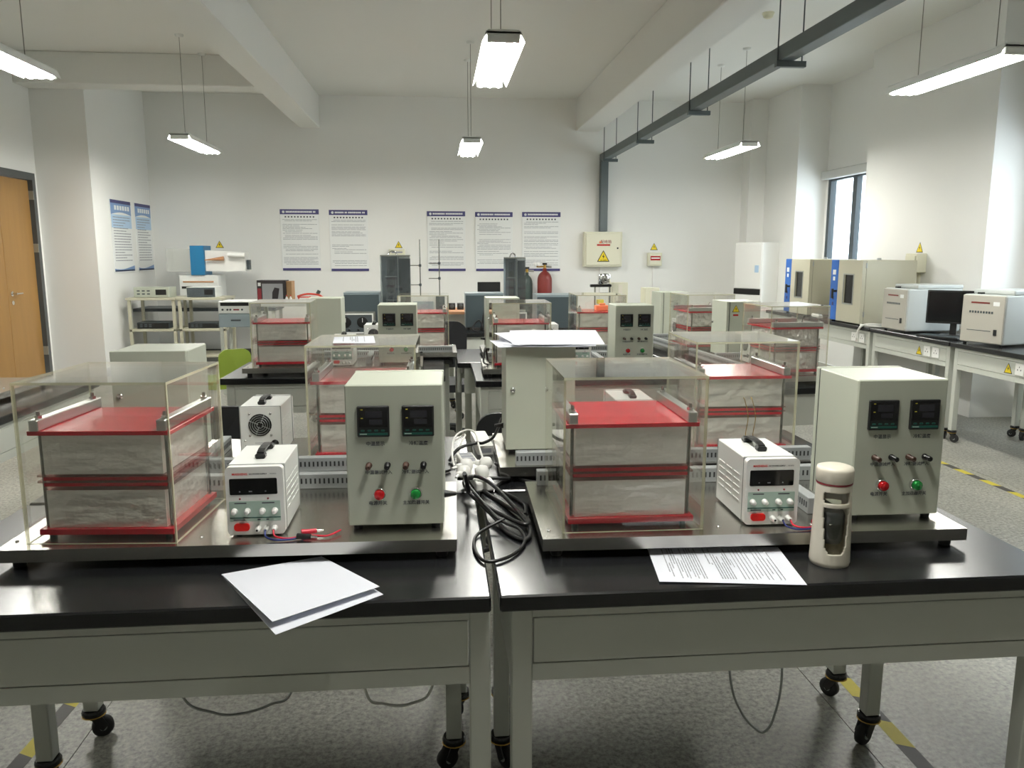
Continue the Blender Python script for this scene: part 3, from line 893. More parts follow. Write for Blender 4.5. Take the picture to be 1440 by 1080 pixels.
UNITS = [  # origin of tray front-left corner, heading, where, extra turn of the cover
    ('A1', -0.985, 1.775, rad(-1.2), 'on nearest left table', 'nearest left'),
    ('A2', 0.232, 1.735, rad(-1.2), 'on nearest right table', 'nearest right'),
    ('B1', -0.015, 2.825, PI, 'on second row left table, turned away', 'second row left'),
    ('B2', 1.210, 2.815, PI - rad(1.0), 'on second row right table, turned away', 'second row right'),
    ('C1', -1.115, 4.600, rad(0.5), 'on third row left table by the green chair', 'third row left'),
    ('C2', 0.250, 4.450, rad(-1), 'on third row right table', 'third row right'),
    ('D1', 0.120, 5.700, PI, 'on fourth row left table', 'fourth row left'),
    ('D2', 1.310, 5.650, PI, 'on fourth row right table', 'fourth row right'),
    ('E1', 2.130, 4.050, rad(94), 'on nearer sideways right table', 'nearer sideways right'),
    ('E2', 2.050, 5.230, rad(94), 'on farther sideways right table', 'farther sideways right'),
]
LAST = [None]
P_tray = P_cov = P_st = P_st2 = P_ctl = P_psu = None
def put(proto, maker, loc, rz, label, group):
    if proto is None:
        proto = maker(); o = proto; o.location = loc; o.rotation_euler = (0, 0, rz)
    else:
        o = dup(proto, loc, rz)
    o['label'] = label; o['group'] = group
    LAST[0] = o
    return proto
for code, ox, oy, rz, where, who in UNITS:
    u = (ox, oy, rz)
    P_tray = put(P_tray, make_tray, uloc(u, 0, 0), rz, 'brushed steel tray with slotted cable duct ' + where, 'steel trays under the test rigs')
    if code == 'A1': A1_TRAY = P_tray
    ct = rad({'A1': -3.0, 'A2': 0.6, 'C1': 1.5, 'B1': -1.0}.get(code, 0.0))
    P_cov = put(P_cov, make_cover, uloc(u, 0.050, 0.035, 0.0492), rz + ct, 'clear acrylic box cover ' + where, 'acrylic covers of the test rigs')
    cx, sx = math.cos(ct), math.sin(ct)
    sl = uloc(u, 0.050 + 0.0165 * cx - 0.027 * sx, 0.035 + 0.0165 * sx + 0.027 * cx, 0.0492)
    lab = 'red plate stack with foil wrapped blocks ' + where
    if code[0] == 'E':
        P_st2 = put(P_st2, lambda: make_stack('foil_crumpled', 0.004), sl, rz + ct, lab, 'plate stacks inside the acrylic covers')
    else:
        P_st = put(P_st, make_stack, sl, rz + ct, lab, 'plate stacks inside the acrylic covers')
    P_ctl = put(P_ctl, make_control, uloc(u, 0.765, 0.075, 0.0492), rz, 'grey control box with two black meters ' + where, 'control boxes of the test rigs')
    if code == 'E1': E1_CTL = LAST[0]
    P_psu = put(P_psu, make_psu, uloc(u, 0.492, 0.052, 0.0492), rz + (rad(1.5) if code == 'A1' else 0), 'small white power supply with black handle ' + where, 'power supplies of the test rigs')

for ch in [c for c in A1_TRAY.children if c.name.startswith('cable_duct')][1:]:
    for g in list(ch.children): bpy.data.objects.remove(g)
    bpy.data.objects.remove(ch)

# ================================================================== ON THE NEAREST TABLES
def leaf(pts, th, nu=10, nv=8, wave=0.0, seed=1):
    """a sheet of paper as a thin curved solid through four corner points"""
    r = random.Random(seed); ph = r.random() * 6
    P = [Vector(p) for p in pts]
    m = MB(); top = []; bot = []
    for j in range(nv + 1):
        for i in range(nu + 1):
            u, v = i / nu, j / nv
            p = P[0] * (1 - u) * (1 - v) + P[1] * u * (1 - v) + P[2] * u * v + P[3] * (1 - u) * v
            p = p + Vector((0, 0, wave * (math.sin(3.1 * u + ph) * math.sin(2.3 * v + ph) + 1)))
            top.append(p + Vector((0, 0, th))); bot.append(p)
    n = nu + 1; k = len(top)
    fs = []
    for j in range(nv):
        for i in range(nu):
            a = j * n + i
            fs.append((a, a + 1, a + n + 1, a + n)); fs.append((k + a, k + a + n, k + a + n + 1, k + a + 1))
    for i in range(nu):
        fs.append((i, k + i, k + i + 1, i + 1)); b = nv * n + i; fs.append((b, b + 1, k + b + 1, k + b))
    for j in range(nv):
        a = j * n; fs.append((a, a + n, k + a + n, k + a)); b = a + nu; fs.append((b, k + b, k + b + n, b + n))
    m.add(top + bot, fs, 0, False)
    return m

T = TH + 0.0006
t = thing('folded_sheets', 'blank white folded sheets overhanging the nearest left table edge', 'paper', (-0.30, 1.60, T))
o = Vector((-0.30, 1.60, T))
def rel(p): return Vector(p) - o
leaf([rel((-0.484, 1.712, T)), rel((-0.279, 1.798, T)), rel((-0.122, 1.575, T)), rel((-0.309, 1.415, T - 0.0))], 0.0006).build('lower_leaf', 'paper', t)
leaf([rel((-0.483, 1.711, T + 0.001)), rel((-0.279, 1.797, T + 0.001)), rel((-0.130, 1.588, T + 0.012)), rel((-0.319, 1.440, T + 0.014))], 0.0006).build('upper_leaf', 'paper', t)

def printed_sheet(c, rz, w, h, label, name='printed_sheet', blocks=True, z=None, seed=1, curl=0.0):
    t = thing(name, label, 'paper', c, rz, 'loose printed sheets')
    leaf([(-w / 2, -h / 2, 0), (w / 2, -h / 2, 0), (w / 2, h / 2, curl), (-w / 2, h / 2, curl)], 0.0006, wave=0.0012, seed=seed).build('sheet', 'paper', t)
    r = random.Random(seed); m = MB()
    if blocks:
        x = -w / 2 + 0.03
        while x < w / 2 - 0.03:
            if r.random() < 0.14: x += 0.016; continue
            y0 = -h / 2 + 0.02 + (r.random() < .35) * r.uniform(0, h * .4); y1 = h / 2 - 0.02 - (r.random() < .4) * r.uniform(0, h * .45)
            dense = x < 0.02
            y = y0
            while y < y1:
                L = r.uniform(0.006, 0.03); m.box(x, x + (0.0022 if dense else 0.0015), y, min(y + L, y1), 0.0031, 0.0034); y += L + 0.003
            x += 0.0058 if dense else 0.0085
        m.build('printed_lines', 'ink_light', t)
    return t
printed_sheet((0.633, 1.667, T), rad(-7.5), 0.313, 0.216, 'printed sheet lying beside the cream bottle on nearest right table', seed=4)
# sheets on the second-row control box and cover
zc = 1.2005
fan = [(0.330, 2.62, 4, 0.0), (0.345, 2.60, -6, 0.0018), (0.365, 2.63, 9, 0.0036), (0.375, 2.61, -13, 0.0054), (0.36, 2.64, 17, 0.0072), (0.385, 2.60, -3, 0.0090)]
for i, (x, y, a, dz) in enumerate(fan):
    lb = ['bottom', 'second lowest', 'third lowest', 'third highest', 'second highest', 'top'][i] + ' sheet of the fanned papers on the second row right control box'
    printed_sheet((x, y, zc + dz), rad(a), 0.297, 0.21, lb, blocks=False, seed=30, curl=0.005 * i)
t = printed_sheet((-0.272, 2.60, 1.2202), rad(6), 0.13, 0.20, 'small printed sheet lying on the second row left acrylic cover', seed=77)

# drink bottle: cream sleeve with two cut-out windows round a glass liner
def bottle():
    t = thing('drink_bottle', 'cream drink bottle with cut-out windows standing on nearest right table', 'bottle', (0.884, 1.662, TH))
    na, nz = 96, 76; H0 = 0.188
    def rr(z): return 0.0445 - 0.006 * (z / H0) if z > 0.008 else 0.042 + 0.0025 * z / 0.008
    m = MB(); vs = []
    for j in range(nz + 1):
        z = H0 * j / nz; r = rr(z)
        for i in range(na):
            a = 2 * PI * i / na
            vs.append((r * math.sin(a), -r * math.cos(a), z))
    def cut(a, z):
        a = (a + PI) % (2 * PI) - PI; a += rad(12); f = abs(a)
        if 0.148 < z < 0.174: return f < rad(47) - max(0, 0.006 - (z - 0.148)) * 18 - max(0, 0.004 - (0.174 - z)) * 18
        if 0.032 < z < 0.138:
            f = min(f, PI - f)
            return f < rad(30 + 16 * (z - 0.032) / 0.106) - max(0, 0.012 - (z - 0.032)) * 16
        return False
    fs = []
    for j in range(nz):
        for i in range(na):
            if not cut(2 * PI * (i + .5) / na, H0 * (j + .5) / nz):
                fs.append((j * na + i, j * na + (i + 1) % na, (j + 1) * na + (i + 1) % na, (j + 1) * na + i))
    m.add(vs, fs, 0, True)
    o = m.build('sleeve', 'ivory', t)
    sm = o.modifiers.new('thickness', 'SOLIDIFY'); sm.thickness = 0.0035; sm.offset = -1
    MB().lathe([(0.0001, 0.0), (0.040, 0.0), (0.0415, 0.004), (0.0001, 0.004)], n=40).build('base', 'ivory', t)
    MB().lathe([(0.030, 0.006), (0.0325, 0.012), (0.0325, 0.180), (0.030, 0.187), (0.028, 0.184), (0.0305, 0.178), (0.0305, 0.014), (0.0001, 0.010)], n=32).build('glass_liner', 'bottle_glass', t)
    MB().lathe([(0.0001, 0.0145), (0.0300, 0.0145), (0.0300, 0.098), (0.0001, 0.098)], n=32).build('tea', 'water', t)
    MB().lathe([(0.022, 0.05), (0.026, 0.06), (0.028, 0.112), (0.024, 0.124), (0.022, 0.124)], n=28).build('strainer', 'dark_grey', t)
    MB().lathe([(0.0375, 0.188), (0.0392, 0.1885), (0.0392, 0.1915), (0.0375, 0.192)], n=40).build('seal_ring', 'carton_red', t)
    MB().lathe([(0.0385, 0.1925), (0.0400, 0.195), (0.0405, 0.219), (0.0385, 0.2255), (0.030, 0.2285), (0.0001, 0.229)], n=40).build('lid', 'ivory', t)
bottle()

# ------------------------------------------------------------------ cables and plugs
def cable(name, pts, r, m, label, cat='cable', group=None, res=8):
    b = Vector(pts[0])
    o = MB().tube([Vector(p) - b for p in pts], r, n=8, res=res).build(name, m, None, b)
    return tag(o, label, cat, group)
Z = TH + 0.0065
gB = 'black power leads on the tables'
cable('power_lead', [(0.062, 2.02, 0.93), (0.075, 2.10, 0.86), (0.08, 2.17, 0.83), (0.131, 2.03, 0.815), (0.167, 1.90, Z), (0.205, 1.85, Z), (0.222, 1.93, Z + .006), (0.185, 2.10, Z + .02), (0.144, 2.24, Z + .03), (0.10, 2.30, Z + .035), (0.068, 2.26, Z + .03), (0.084, 2.17, Z + .02), (0.134, 2.05, Z + .014), (0.204, 1.93, Z + .012), (0.222, 1.97, Z + .01), (0.180, 2.12, Z), (0.120, 2.29, Z), (0.11, 2.37, 0.84)], 0.0058, 'cable_black',
      'thick black power lead coiled in loops between the two nearest tables', group=gB)
cable('power_lead', [(0.05, 2.33, Z + .02), (0.13, 2.33, Z + .02), (0.20, 2.345, Z + .012), (0.207, 2.39, Z), (0.165, 2.29, Z), (0.204, 2.20, Z), (0.232, 2.12, Z), (0.225, 2.04, Z)], 0.0055, 'cable_black',
      'black power lead running across from the plug strip to the nearest right tray', group=gB)
cable('power_lead', [(0.08, 2.22, Z + .03), (0.145, 1.97, Z + .016), (0.193, 1.89, Z + .013), (0.198, 1.825, Z), (0.155, 1.745, Z), (0.10, 1.72, Z), (0.078, 1.80, Z), (0.09, 1.90, Z), (0.16, 1.95, Z + .02)], 0.0042, 'cable_black',
      'thin black lead looping low beside the nearest left tray corner', group=gB)
cable('power_lead', [(0.222, 2.80, 0.91), (0.19, 2.74, 0.86), (0.15, 2.70, 0.846), (0.12, 2.68, 0.85), (0.063, 2.67, 0.835), (0.03, 2.62, Z)], 0.0055, 'cable_black',
      'black lead leaving the back of the second row right control box', group=gB)
cable('power_lead', [(0.177, 2.49, Z + .02), (0.25, 2.37, Z), (0.33, 2.33, Z), (0.45, 2.335, Z), (0.60, 2.31, Z), (0.80, 2.30, Z)], 0.0055, 'cable_black',
      'black lead lying behind the nearest right tray', group=gB)
cable('power_lead', [(0.03, 2.50, Z), (-0.08, 2.40, Z), (-0.25, 2.33, Z), (-0.5, 2.30, Z), (-0.72, 2.31, Z)], 0.0055, 'cable_black',
      'black lead lying behind the nearest left tray', group=gB)
cable('white_lead', [(0.045, 2.55, Z), (0.040, 2.64, Z + .02), (0.054, 2.80, Z + .04), (0.095, 2.86, Z + .05), (0.125, 2.82, Z + .05), (0.13, 2.69, Z + .045), (0.135, 2.56, Z + .035), (0.14, 2.47, Z + .03)], 0.0036, 'cable_white',
      'white lead looped above the plug strip', group='white leads')
cable('white_lead', [(0.05, 2.60, Z), (0.07, 2.72, Z + .03), (0.09, 2.80, Z + .045), (0.075, 2.84, Z + .03), (0.045, 2.78, Z + .02), (0.05, 2.66, Z)], 0.0033, 'cable_white',
      'small second loop of white lead behind the plug strip', group='white leads')
cable('white_lead', [(-0.012, 2.03, 0.60), (-0.03, 2.02, 0.34), (-0.09, 2.02, 0.285), (-0.16, 2.0, 0.30), (-0.21, 2.0, 0.345), (-0.23, 2.05, 0.60)], 0.004, 'cable_white',
      'white lead sagging under the nearest left table by its right leg', group='white leads')
cable('grey_lead', [(-0.72, 2.05, 0.60), (-0.686, 2.0, 0.36), (-0.607, 2.0, 0.30), (-0.54, 2.0, 0.292), (-0.46, 2.0, 0.315), (-0.40, 2.0, 0.36), (-0.37, 2.05, 0.60)], 0.0035, 'zinc',
      'grey lead sagging under the middle of the nearest left table', group='white leads')
cable('grey_lead', [(0.79, 2.05, 0.60), (0.798, 2.0, 0.33), (0.835, 2.0, 0.22), (0.88, 2.0, 0.165), (0.907, 2.0, 0.155), (0.932, 2.0, 0.20), (0.948, 2.0, 0.33), (0.95, 2.05, 0.60)], 0.0035, 'zinc',
      'grey lead hanging in a deep loop under the nearest right table', group='white leads')
# plug strip
t = thing('plug_strip', 'white plug strip lying across the gap of the second row tables', 'power strip', (0.108, 2.44, TH), rad(8))
bx(-0.028, 0.028, -0.17, 0.20, 0.0005, 0.030, b=0.006, seg=2).build('body', 'white_plastic', t)
for i in range(4):
    bx(-0.02, 0.02, 0.06 + i * 0.034, 0.086 + i * 0.034, 0.030, 0.0312).build('socket', 'ink_light', t)
for i, (x, y, a) in enumerate(((0.080, 2.415, 30), (0.142, 2.43, -25), (0.070, 2.335, 60), (0.125, 2.33, -70))):
    lb = ['rear left', 'rear right', 'front left', 'front right'][i] + ' white mains plug of the four on the plug strip'
    z0 = TH + 0.0315 if True else TH
    t = thing('mains_plug', lb, 'plug', (x, y, TH + 0.0312), rad(a), 'white mains plugs on the plug strip')
    MB().lathe([(0.017, 0), (0.021, 0.006), (0.021, 0.020), (0.015, 0.032), (0.0001, 0.034)], n=18).build('plug_body', 'white_plastic', t)
    bx(-0.036, -0.012, -0.009, 0.009, 0.006, 0.022, b=0.005, seg=2).build('grip', 'white_plastic', t)
    MB().cyl((-0.036, 0, 0.013), (-0.052, 0, 0.011), 0.005, 0.004, n=8).build('strain_relief', 'white_plastic', t)
t = thing('adaptor_box', 'flat white adaptor box behind the plug strip', 'adaptor', (0.150, 2.83, TH), rad(4))
MB().prism(rrect(-0.028, 0.028, -0.12, 0.12, 0.008), 0.0005, 0.032, plane='xy').build('housing', 'white_plastic', t)
bx(-0.02, 0.02, -0.121, -0.1195, 0.008, 0.024).build('end_plate', 'ink_light', t)
# test leads at the front of the two nearest rigs
for u, who in (((-0.985, 1.775, rad(-1.2)), 'nearest left'), ((0.232, 1.735, rad(-1.2)), 'nearest right')):
    def q(x, y, z): return uloc(u, x, y, z)
    cable('test_lead', [q(0.5985, 0.036, 0.069), q(0.605, 0.024, 0.058), q(0.635, 0.02, 0.054), q(0.675, 0.035, 0.055), q(0.72, 0.028, 0.055), q(0.748, 0.06, 0.057)], 0.0022, 'cable_red', 'thin red test lead at the %s power supply' % who, group='test leads')
    cable('test_lead', [q(0.580, 0.036, 0.069), q(0.585, 0.022, 0.058), q(0.61, 0.012, 0.0535), q(0.65, 0.018, 0.0535), q(0.675, 0.045, 0.054)], 0.0022, 'cable_blue', 'thin blue test lead at the %s power supply' % who, group='test leads')
    t = thing('crocodile_clip', 'red sleeved crocodile clip beside the %s power supply' % who, 'clip', q(0.66, 0.045, 0.0492), u[2] + 0.3, 'red crocodile clips')
    MB().cyl((0, 0, 0.009), (0.035, 0, 0.009), 0.0075, 0.0055, n=10).build('sleeve', 'cable_red', t)
    MB().cyl((0.035, 0, 0.009), (0.05, 0, 0.008), 0.004, 0.0025, n=8).build('jaw', 'chrome', t)
    t = thing('crocodile_clip', 'black sleeved crocodile clip beside the %s power supply' % who, 'clip', q(0.655, 0.022, 0.0492), u[2] - 0.15, 'black crocodile clips')
    MB().cyl((0, 0, 0.009), (0.033, 0, 0.009), 0.0070, 0.0055, n=10).build('sleeve', 'black_plastic', t)
    MB().cyl((0.033, 0, 0.009), (0.047, 0, 0.008), 0.004, 0.0025, n=8).build('jaw', 'chrome', t)

# ------------------------------------------------------------------ floor tape
def tape(x0, y0, x1, y1, label, w=0.05, L=0.135):
    t = thing('floor_tape', label, 'tape', (x0, y0, 0), math.atan2(y1 - y0, x1 - x0), 'striped floor tapes')
    D = math.hypot(x1 - x0, y1 - y0); n = int(D / L)
    me = {}
    for i in range(n):
        m = 'tape_yellow' if i % 2 else 'tape_black'
        nm = 'yellow_stripe' if i % 2 else 'black_stripe'
        if m not in me:
            o = MB().prism([(0, -w / 2), (L, -w / 2), (L + w * 0.5, w / 2), (w * 0.5, w / 2)], 0.0003, 0.0008, plane='xy').build(nm, m, t, (i * L, 0, 0))
            me[m] = o
        else:
            o = me[m].copy(); C.objects.link(o); o.parent = t; o.location = (i * L, 0, 0)
tape(3.60, 3.2, 3.63, 9.6, 'yellow and black floor tape running along the right benches')
tape(1.405, 1.70, 1.43, 3.0, 'yellow and black floor tape beside the nearest right table caster')
tape(-1.275, 1.9, -1.235, 3.1, 'yellow and black floor tape beside the nearest left table leg')
tape(0.06, 3.4, 0.07, 4.6, 'yellow and black floor tape in the middle aisle behind the plug strip')

# ================================================================== RIGHT WALL BENCHES
BX = 4.03
def bench_fit(t, y):  # sockets and stickers fixed to the bench front
    return t
bench0 = make_table(1.185, 0.78, 'wall_bench', 0.02, 0.021)
bl = ['nearest wall bench on the right, carrying the nearer calorimeter', 'wall bench on the right under the monitor and farther calorimeter', 'wall bench on the right under the nearer oven', 'farthest wall bench on the right under the farther oven']
bdefs = [(5.925, bl[0], (0.63, 0.75)), (7.125, bl[1], (0.755, 0.873, 0.99)), (8.325, bl[2], (0.885, 1.035)), (9.525, bl[3], ())]
for i, (y1, lb, so) in enumerate(bdefs):
    t = bench0 if i == 0 else dup(bench0, (BX, y1, 0), -PI / 2)
    t.location = (BX, y1, 0); t.rotation_euler = (0, 0, -PI / 2); t['label'] = lb; t['group'] = 'wall benches on the right'
    t['_so'] = str(so)
BEN = [o for o in C.objects if o.name.startswith('wall_bench')]
for o, (y1, lb, so) in zip(BEN, bdefs):
    for k, x in enumerate(so):
        if k == 0 and i and len(so) != 2 or (len(so) == 2 and y1 < 6 and k == 0):
            tri_mesh(0.085).build('warning_sticker', ['black_plastic', 'yellow'], o, (x, 0.0303, 0.645))
        else:
            s = bx(x - 0.043, x + 0.043, 0.020, 0.030, 0.645, 0.730, b=0.003).build('socket_plate', 'white_plastic', o)
            MB().box(x - 0.02, x - 0.012, 0.0196, 0.02, 0.68, 0.69).box(x + 0.012, x + 0.02, 0.0196, 0.02, 0.68, 0.69).box(x - 0.003, x + 0.003, 0.0196, 0.02, 0.70, 0.71).build('markings', 'ink', s)
    del o['_so']

def oven(x, y, label):
    """drying oven facing the room (-x): blue control strip, beige door with window"""
    t = thing('drying_oven', label, 'oven', (x, y, TH), -PI / 2, 'drying ovens on the bench')
    w, dd, h = 0.62, 0.55, 0.625
    for a, b in ((0.04, 0.04), (w - 0.04, 0.04), (0.04, dd - 0.04), (w - 0.04, dd - 0.04)):
        MB().lathe([(0.018, 0), (0.02, 0.012)], (a, b, 0.0005), n=10).build('foot', 'rubber', t)
    bx(0, w, 0.04, dd, 0.0125, h, b=0.004).build('body', 'beige_metal', t)
    cp = bx(0, 0.15, 0.0, 0.039, 0.0125, h, b=0.004).build('control_strip', 'blue_paint', t)
    bx(0.045, 0.105, -0.003, 0.0, h - 0.15, h - 0.10).build('display', 'poster_white', cp)
    bx(0.055, 0.095, -0.003, 0.0, h - 0.21, h - 0.17).build('logo_plate', 'poster_white', cp)
    for z in (0.16, 0.22): bx(0.06, 0.09, -0.004, 0.0, z, z + 0.035, b=0.002).build('switch', 'navy', cp)
    m = MB()
    wx0, wx1, wz0, wz1 = 0.28, 0.46, 0.20, 0.48
    m.box(0.156, wx0, 0, 0.036, 0.0125, h).box(wx1, w, 0, 0.036, 0.0125, h).box(wx0, wx1, 0, 0.036, 0.0125, wz0).box(wx0, wx1, 0, 0.036, wz1, h)
    dr = m.build('door', 'beige_metal', t)
    bx(wx0, wx1, 0.012, 0.018, wz0, wz1).build('window_pane', 'oven_glass', dr)
    f = MB(); f.box(wx0 - 0.012, wx1 + 0.012, -0.004, 0, wz0 - 0.012, wz0).box(wx0 - 0.012, wx1 + 0.012, -0.004, 0, wz1, wz1 + 0.012).box(wx0 - 0.012, wx0, -0.004, 0, wz0, wz1).box(wx1, wx1 + 0.012, -0.004, 0, wz0, wz1)
    f.build('window_trim', 'zinc', dr)
    hd = MB(); hd.cyl((0.135, 0, 0.31), (0.135, -0.035, 0.31), 0.012, n=10).box(0.120, 0.150, -0.05, -0.034, 0.235, 0.335, b=0.004)
    hd.build('handle', 'black_plastic', dr)
    bx(0.004, w - 0.004, 0.0362, 0.0398, 0.02, h - 0.006).build('gasket', 'rubber', t)
    for z in (0.08, 0.55): MB().cyl((w - 0.004, 0.038, z), (w - 0.004, 0.038, z + 0.05), 0.010, n=8).build('hinge', 'zinc', t)
    MB().lathe([(0.02, 0), (0.02, 0.02), (0.0001, 0.022)], (w * 0.6, 0.3, h), n=12).build('vent_cap', 'zinc', t)
    return t
oven(4.075, 8.02, 'beige drying oven with blue strip, nearer of the two on the bench')
oven(4.105, 9.19, 'beige drying oven with blue strip, farther of the two beside the white air conditioner')

def calorimeter(x, y, rz, label):
    t = thing('calorimeter', label, 'instrument', (x, y, TH), rz, 'calorimeter boxes on the bench')
    w, dd, h = 0.36, 0.52, 0.385
    for a, b in ((0.03, 0.03), (w - 0.03, 0.03), (0.03, dd - 0.03), (w - 0.03, dd - 0.03)):
        MB().lathe([(0.012, 0), (0.014, 0.015)], (a, b, 0.0005), n=10).build('foot', 'rubber', t)
    bx(0, w, 0.012, dd, 0.0155, h, b=0.012, seg=2).build('body', 'calorimeter_body', t)
    fp = bx(0.004, w - 0.004, 0, 0.013, 0.022, h - 0.006, b=0.004).build('front_panel', 'calorimeter_front', t)
    for i in range(9):
        bx(0.07 + i * 0.023, 0.084 + i * 0.023, -0.003, 0, 0.245, 0.262, b=0.001).build('key', 'dark_grey', fp)
    bx(0.08, 0.235, -0.0012, 0, 0.318, 0.330).build('red_print', 'cyl_red', fp)
    bx(0.265, 0.315, -0.0015, 0, 0.305, 0.335).build('label', 'poster_white', fp)
    bx(0.06, 0.26, -0.0015, 0, 0.112, 0.117).build('slot', 'dark_grey', fp)
    bx(0.285, 0.312, -0.006, 0, 0.085, 0.130, b=0.002).build('switch', 'black_plastic', fp)
    bx(0.01, w - 0.01, 0.10, dd + 0.01, h, h + 0.035, b=0.010, seg=2).build('lid', 'calorimeter_body', t)
    bx(0.07, 0.11, 0.065, 0.10, h, h + 0.014, b=0.003).build('latch', 'black_plastic', t)
    return t
calorimeter(4.05, 6.965, rad(-89), 'white calorimeter box with lid, farther one left of the black monitor')
calorimeter(4.055, 5.86, rad(-74), 'white calorimeter box with red print, at the right picture edge')
# monitor between them
t = thing('monitor', 'black flat monitor standing between the two calorimeter boxes', 'monitor', (4.34, 6.36, TH), rad(-40))
bx(-0.10, 0.10, -0.07, 0.07, 0.0005, 0.012, b=0.004).build('stand_base', 'black_plastic', t)
bx(-0.025, 0.025, 0.0, 0.02, 0.012, 0.20).build('stand_neck', 'black_plastic', t)
sc = bx(-0.21, 0.21, -0.028, -0.001, 0.105, 0.385, b=0.004).build('panel', 'black_plastic', t)
bx(-0.198, 0.198, -0.0295, -0.028, 0.12, 0.372).build('screen', 'screen', sc)
t = thing('keyboard', 'black keyboard lying flat below the black monitor', 'keyboard', (4.145, 6.22, TH), rad(-70))
bx(-0.19, 0.19, -0.06, 0.06, 0.0005, 0.018, b=0.004).build('case', 'black_plastic', t)
m = MB()
for i in range(14):
    for k in range(4): m.box(-0.175 + i * 0.025, -0.156 + i * 0.025, -0.048 + k * 0.025, -0.029 + k * 0.025, 0.018, 0.022)
m.build('markings', 'dark_grey', t)
t = thing('power_strip', 'white power strip on the bench in front of the ovens', 'power strip', (4.12, 8.36, TH), rad(80))
bx(-0.13, 0.13, -0.025, 0.025, 0.0005, 0.035, b=0.006).build('body', 'white_plastic', t)
for i in range(3): bx(-0.08 + i * 0.07, -0.04 + i * 0.07, -0.015, 0.015, 0.035, 0.036).build('socket', 'ink_light', t)
cable('white_lead', [(4.06, 7.34, Z + .004), (4.05, 7.25, Z + .004), (4.10, 7.18, Z + .004), (4.20, 7.05, Z + .004), (4.28, 7.01, Z + .004), (4.33, 7.08, Z + .004), (4.12, 7.20, Z + .02), (4.03, 7.25, Z + .006), (4.00, 7.27, 0.76), (4.008, 7.29, 0.69)], 0.010, 'cable_white', 'thick white lead coiled on the bench edge and hanging to a socket', group='white leads')
cable('power_lead', [(4.08, 8.42, Z), (4.03, 8.48, Z), (4.015, 8.50, 0.72), (4.02, 8.55, 0.62), (4.04, 8.62, 0.60)], 0.006, 'cable_black', 'black lead hanging off the farthest wall bench', group=gB)

# ================================================================== CHAIRS
def task_chair(loc, rz, label, m, bw=0.44, bh=0.40, seat_z=0.46, back_z=0.56):
    t = thing('office_chair', label, 'chair', loc, rz, 'office chairs')
    for k in range(5):
        a = k * 2 * PI / 5 + 0.3
        lg = MB(); lg.tube([(0.03 * math.cos(a), 0.03 * math.sin(a), 0.10), (0.16 * math.cos(a), 0.16 * math.sin(a), 0.09), (0.27 * math.cos(a), 0.27 * math.sin(a), 0.065)], 0.017, n=8, res=3)
        o = lg.build('leg', 'black_plastic', t)
        MB().lathe([(0.018, -0.018), (0.026, -0.014), (0.026, 0.014), (0.018, 0.018)], (0.27 * math.cos(a), 0.27 * math.sin(a), 0.0265), ax='y', n=14).build('wheel', 'rubber', o)
    MB().cyl((0, 0, 0.09), (0, 0, seat_z - 0.04), 0.024, n=12).build('gas_lift', 'chrome', t)
    st = MB(); st.prism(rrect(-0.23, 0.23, -0.22, 0.22, 0.09, 6), seat_z - 0.04, seat_z + 0.02, plane='xy'); st.build('seat', m, t)
    bk = MB(); n = 10; P = []
    out = rrect(-bw / 2, bw / 2, back_z, back_z + bh, min(bw, bh) * 0.28, 6)
    k = len(out)
    def bend(x, z, y): return (x, 0.20 + y - 0.9 * x * x + 0.10 * (z - back_z), z)
    vs = [bend(x, z, 0.0) for x, z in out] + [bend(x, z, 0.03) for x, z in out]
    c0 = len(vs); vs += [bend(0, back_z + bh / 2, -0.008), bend(0, back_z + bh / 2, 0.038)]
    fs = [(i, k + i, k + (i + 1) % k, (i + 1) % k) for i in range(k)]
    fs += [((i + 1) % k, c0, i) for i in range(k)] + [(k + i, c0 + 1, k + (i + 1) % k) for i in range(k)]
    bk.add(vs, fs, 0, False); bk.build('backrest', m, t)
    MB().tube([(0, 0.05, seat_z - 0.03), (0, 0.20, seat_z - 0.02), (0, 0.25, seat_z + 0.06), (0, 0.245, back_z + 0.10)], 0.018, n=8, res=4).build('back_support', 'black_plastic', t)
    return t
task_chair((0.0, 6.35, 0), rad(185), 'black office chair in the middle aisle behind the fourth row tables', 'chair_black', bw=0.40, bh=0.36, back_z=0.62)
task_chair((0.40, 3.72, 0), rad(178), 'black chair with rounded back behind the second row right table', 'chair_black', bw=0.46, bh=0.32, back_z=0.47)
task_chair((-1.02, 3.95, 0), rad(180), 'black chair in front of the third row left table', 'chair_black', bw=0.44, bh=0.36, back_z=0.44)
task_chair((-1.72, 6.70, 0), rad(205), 'bright green backed chair left of the third row left table', 'chair_green', bw=0.25, bh=0.27, back_z=0.47)

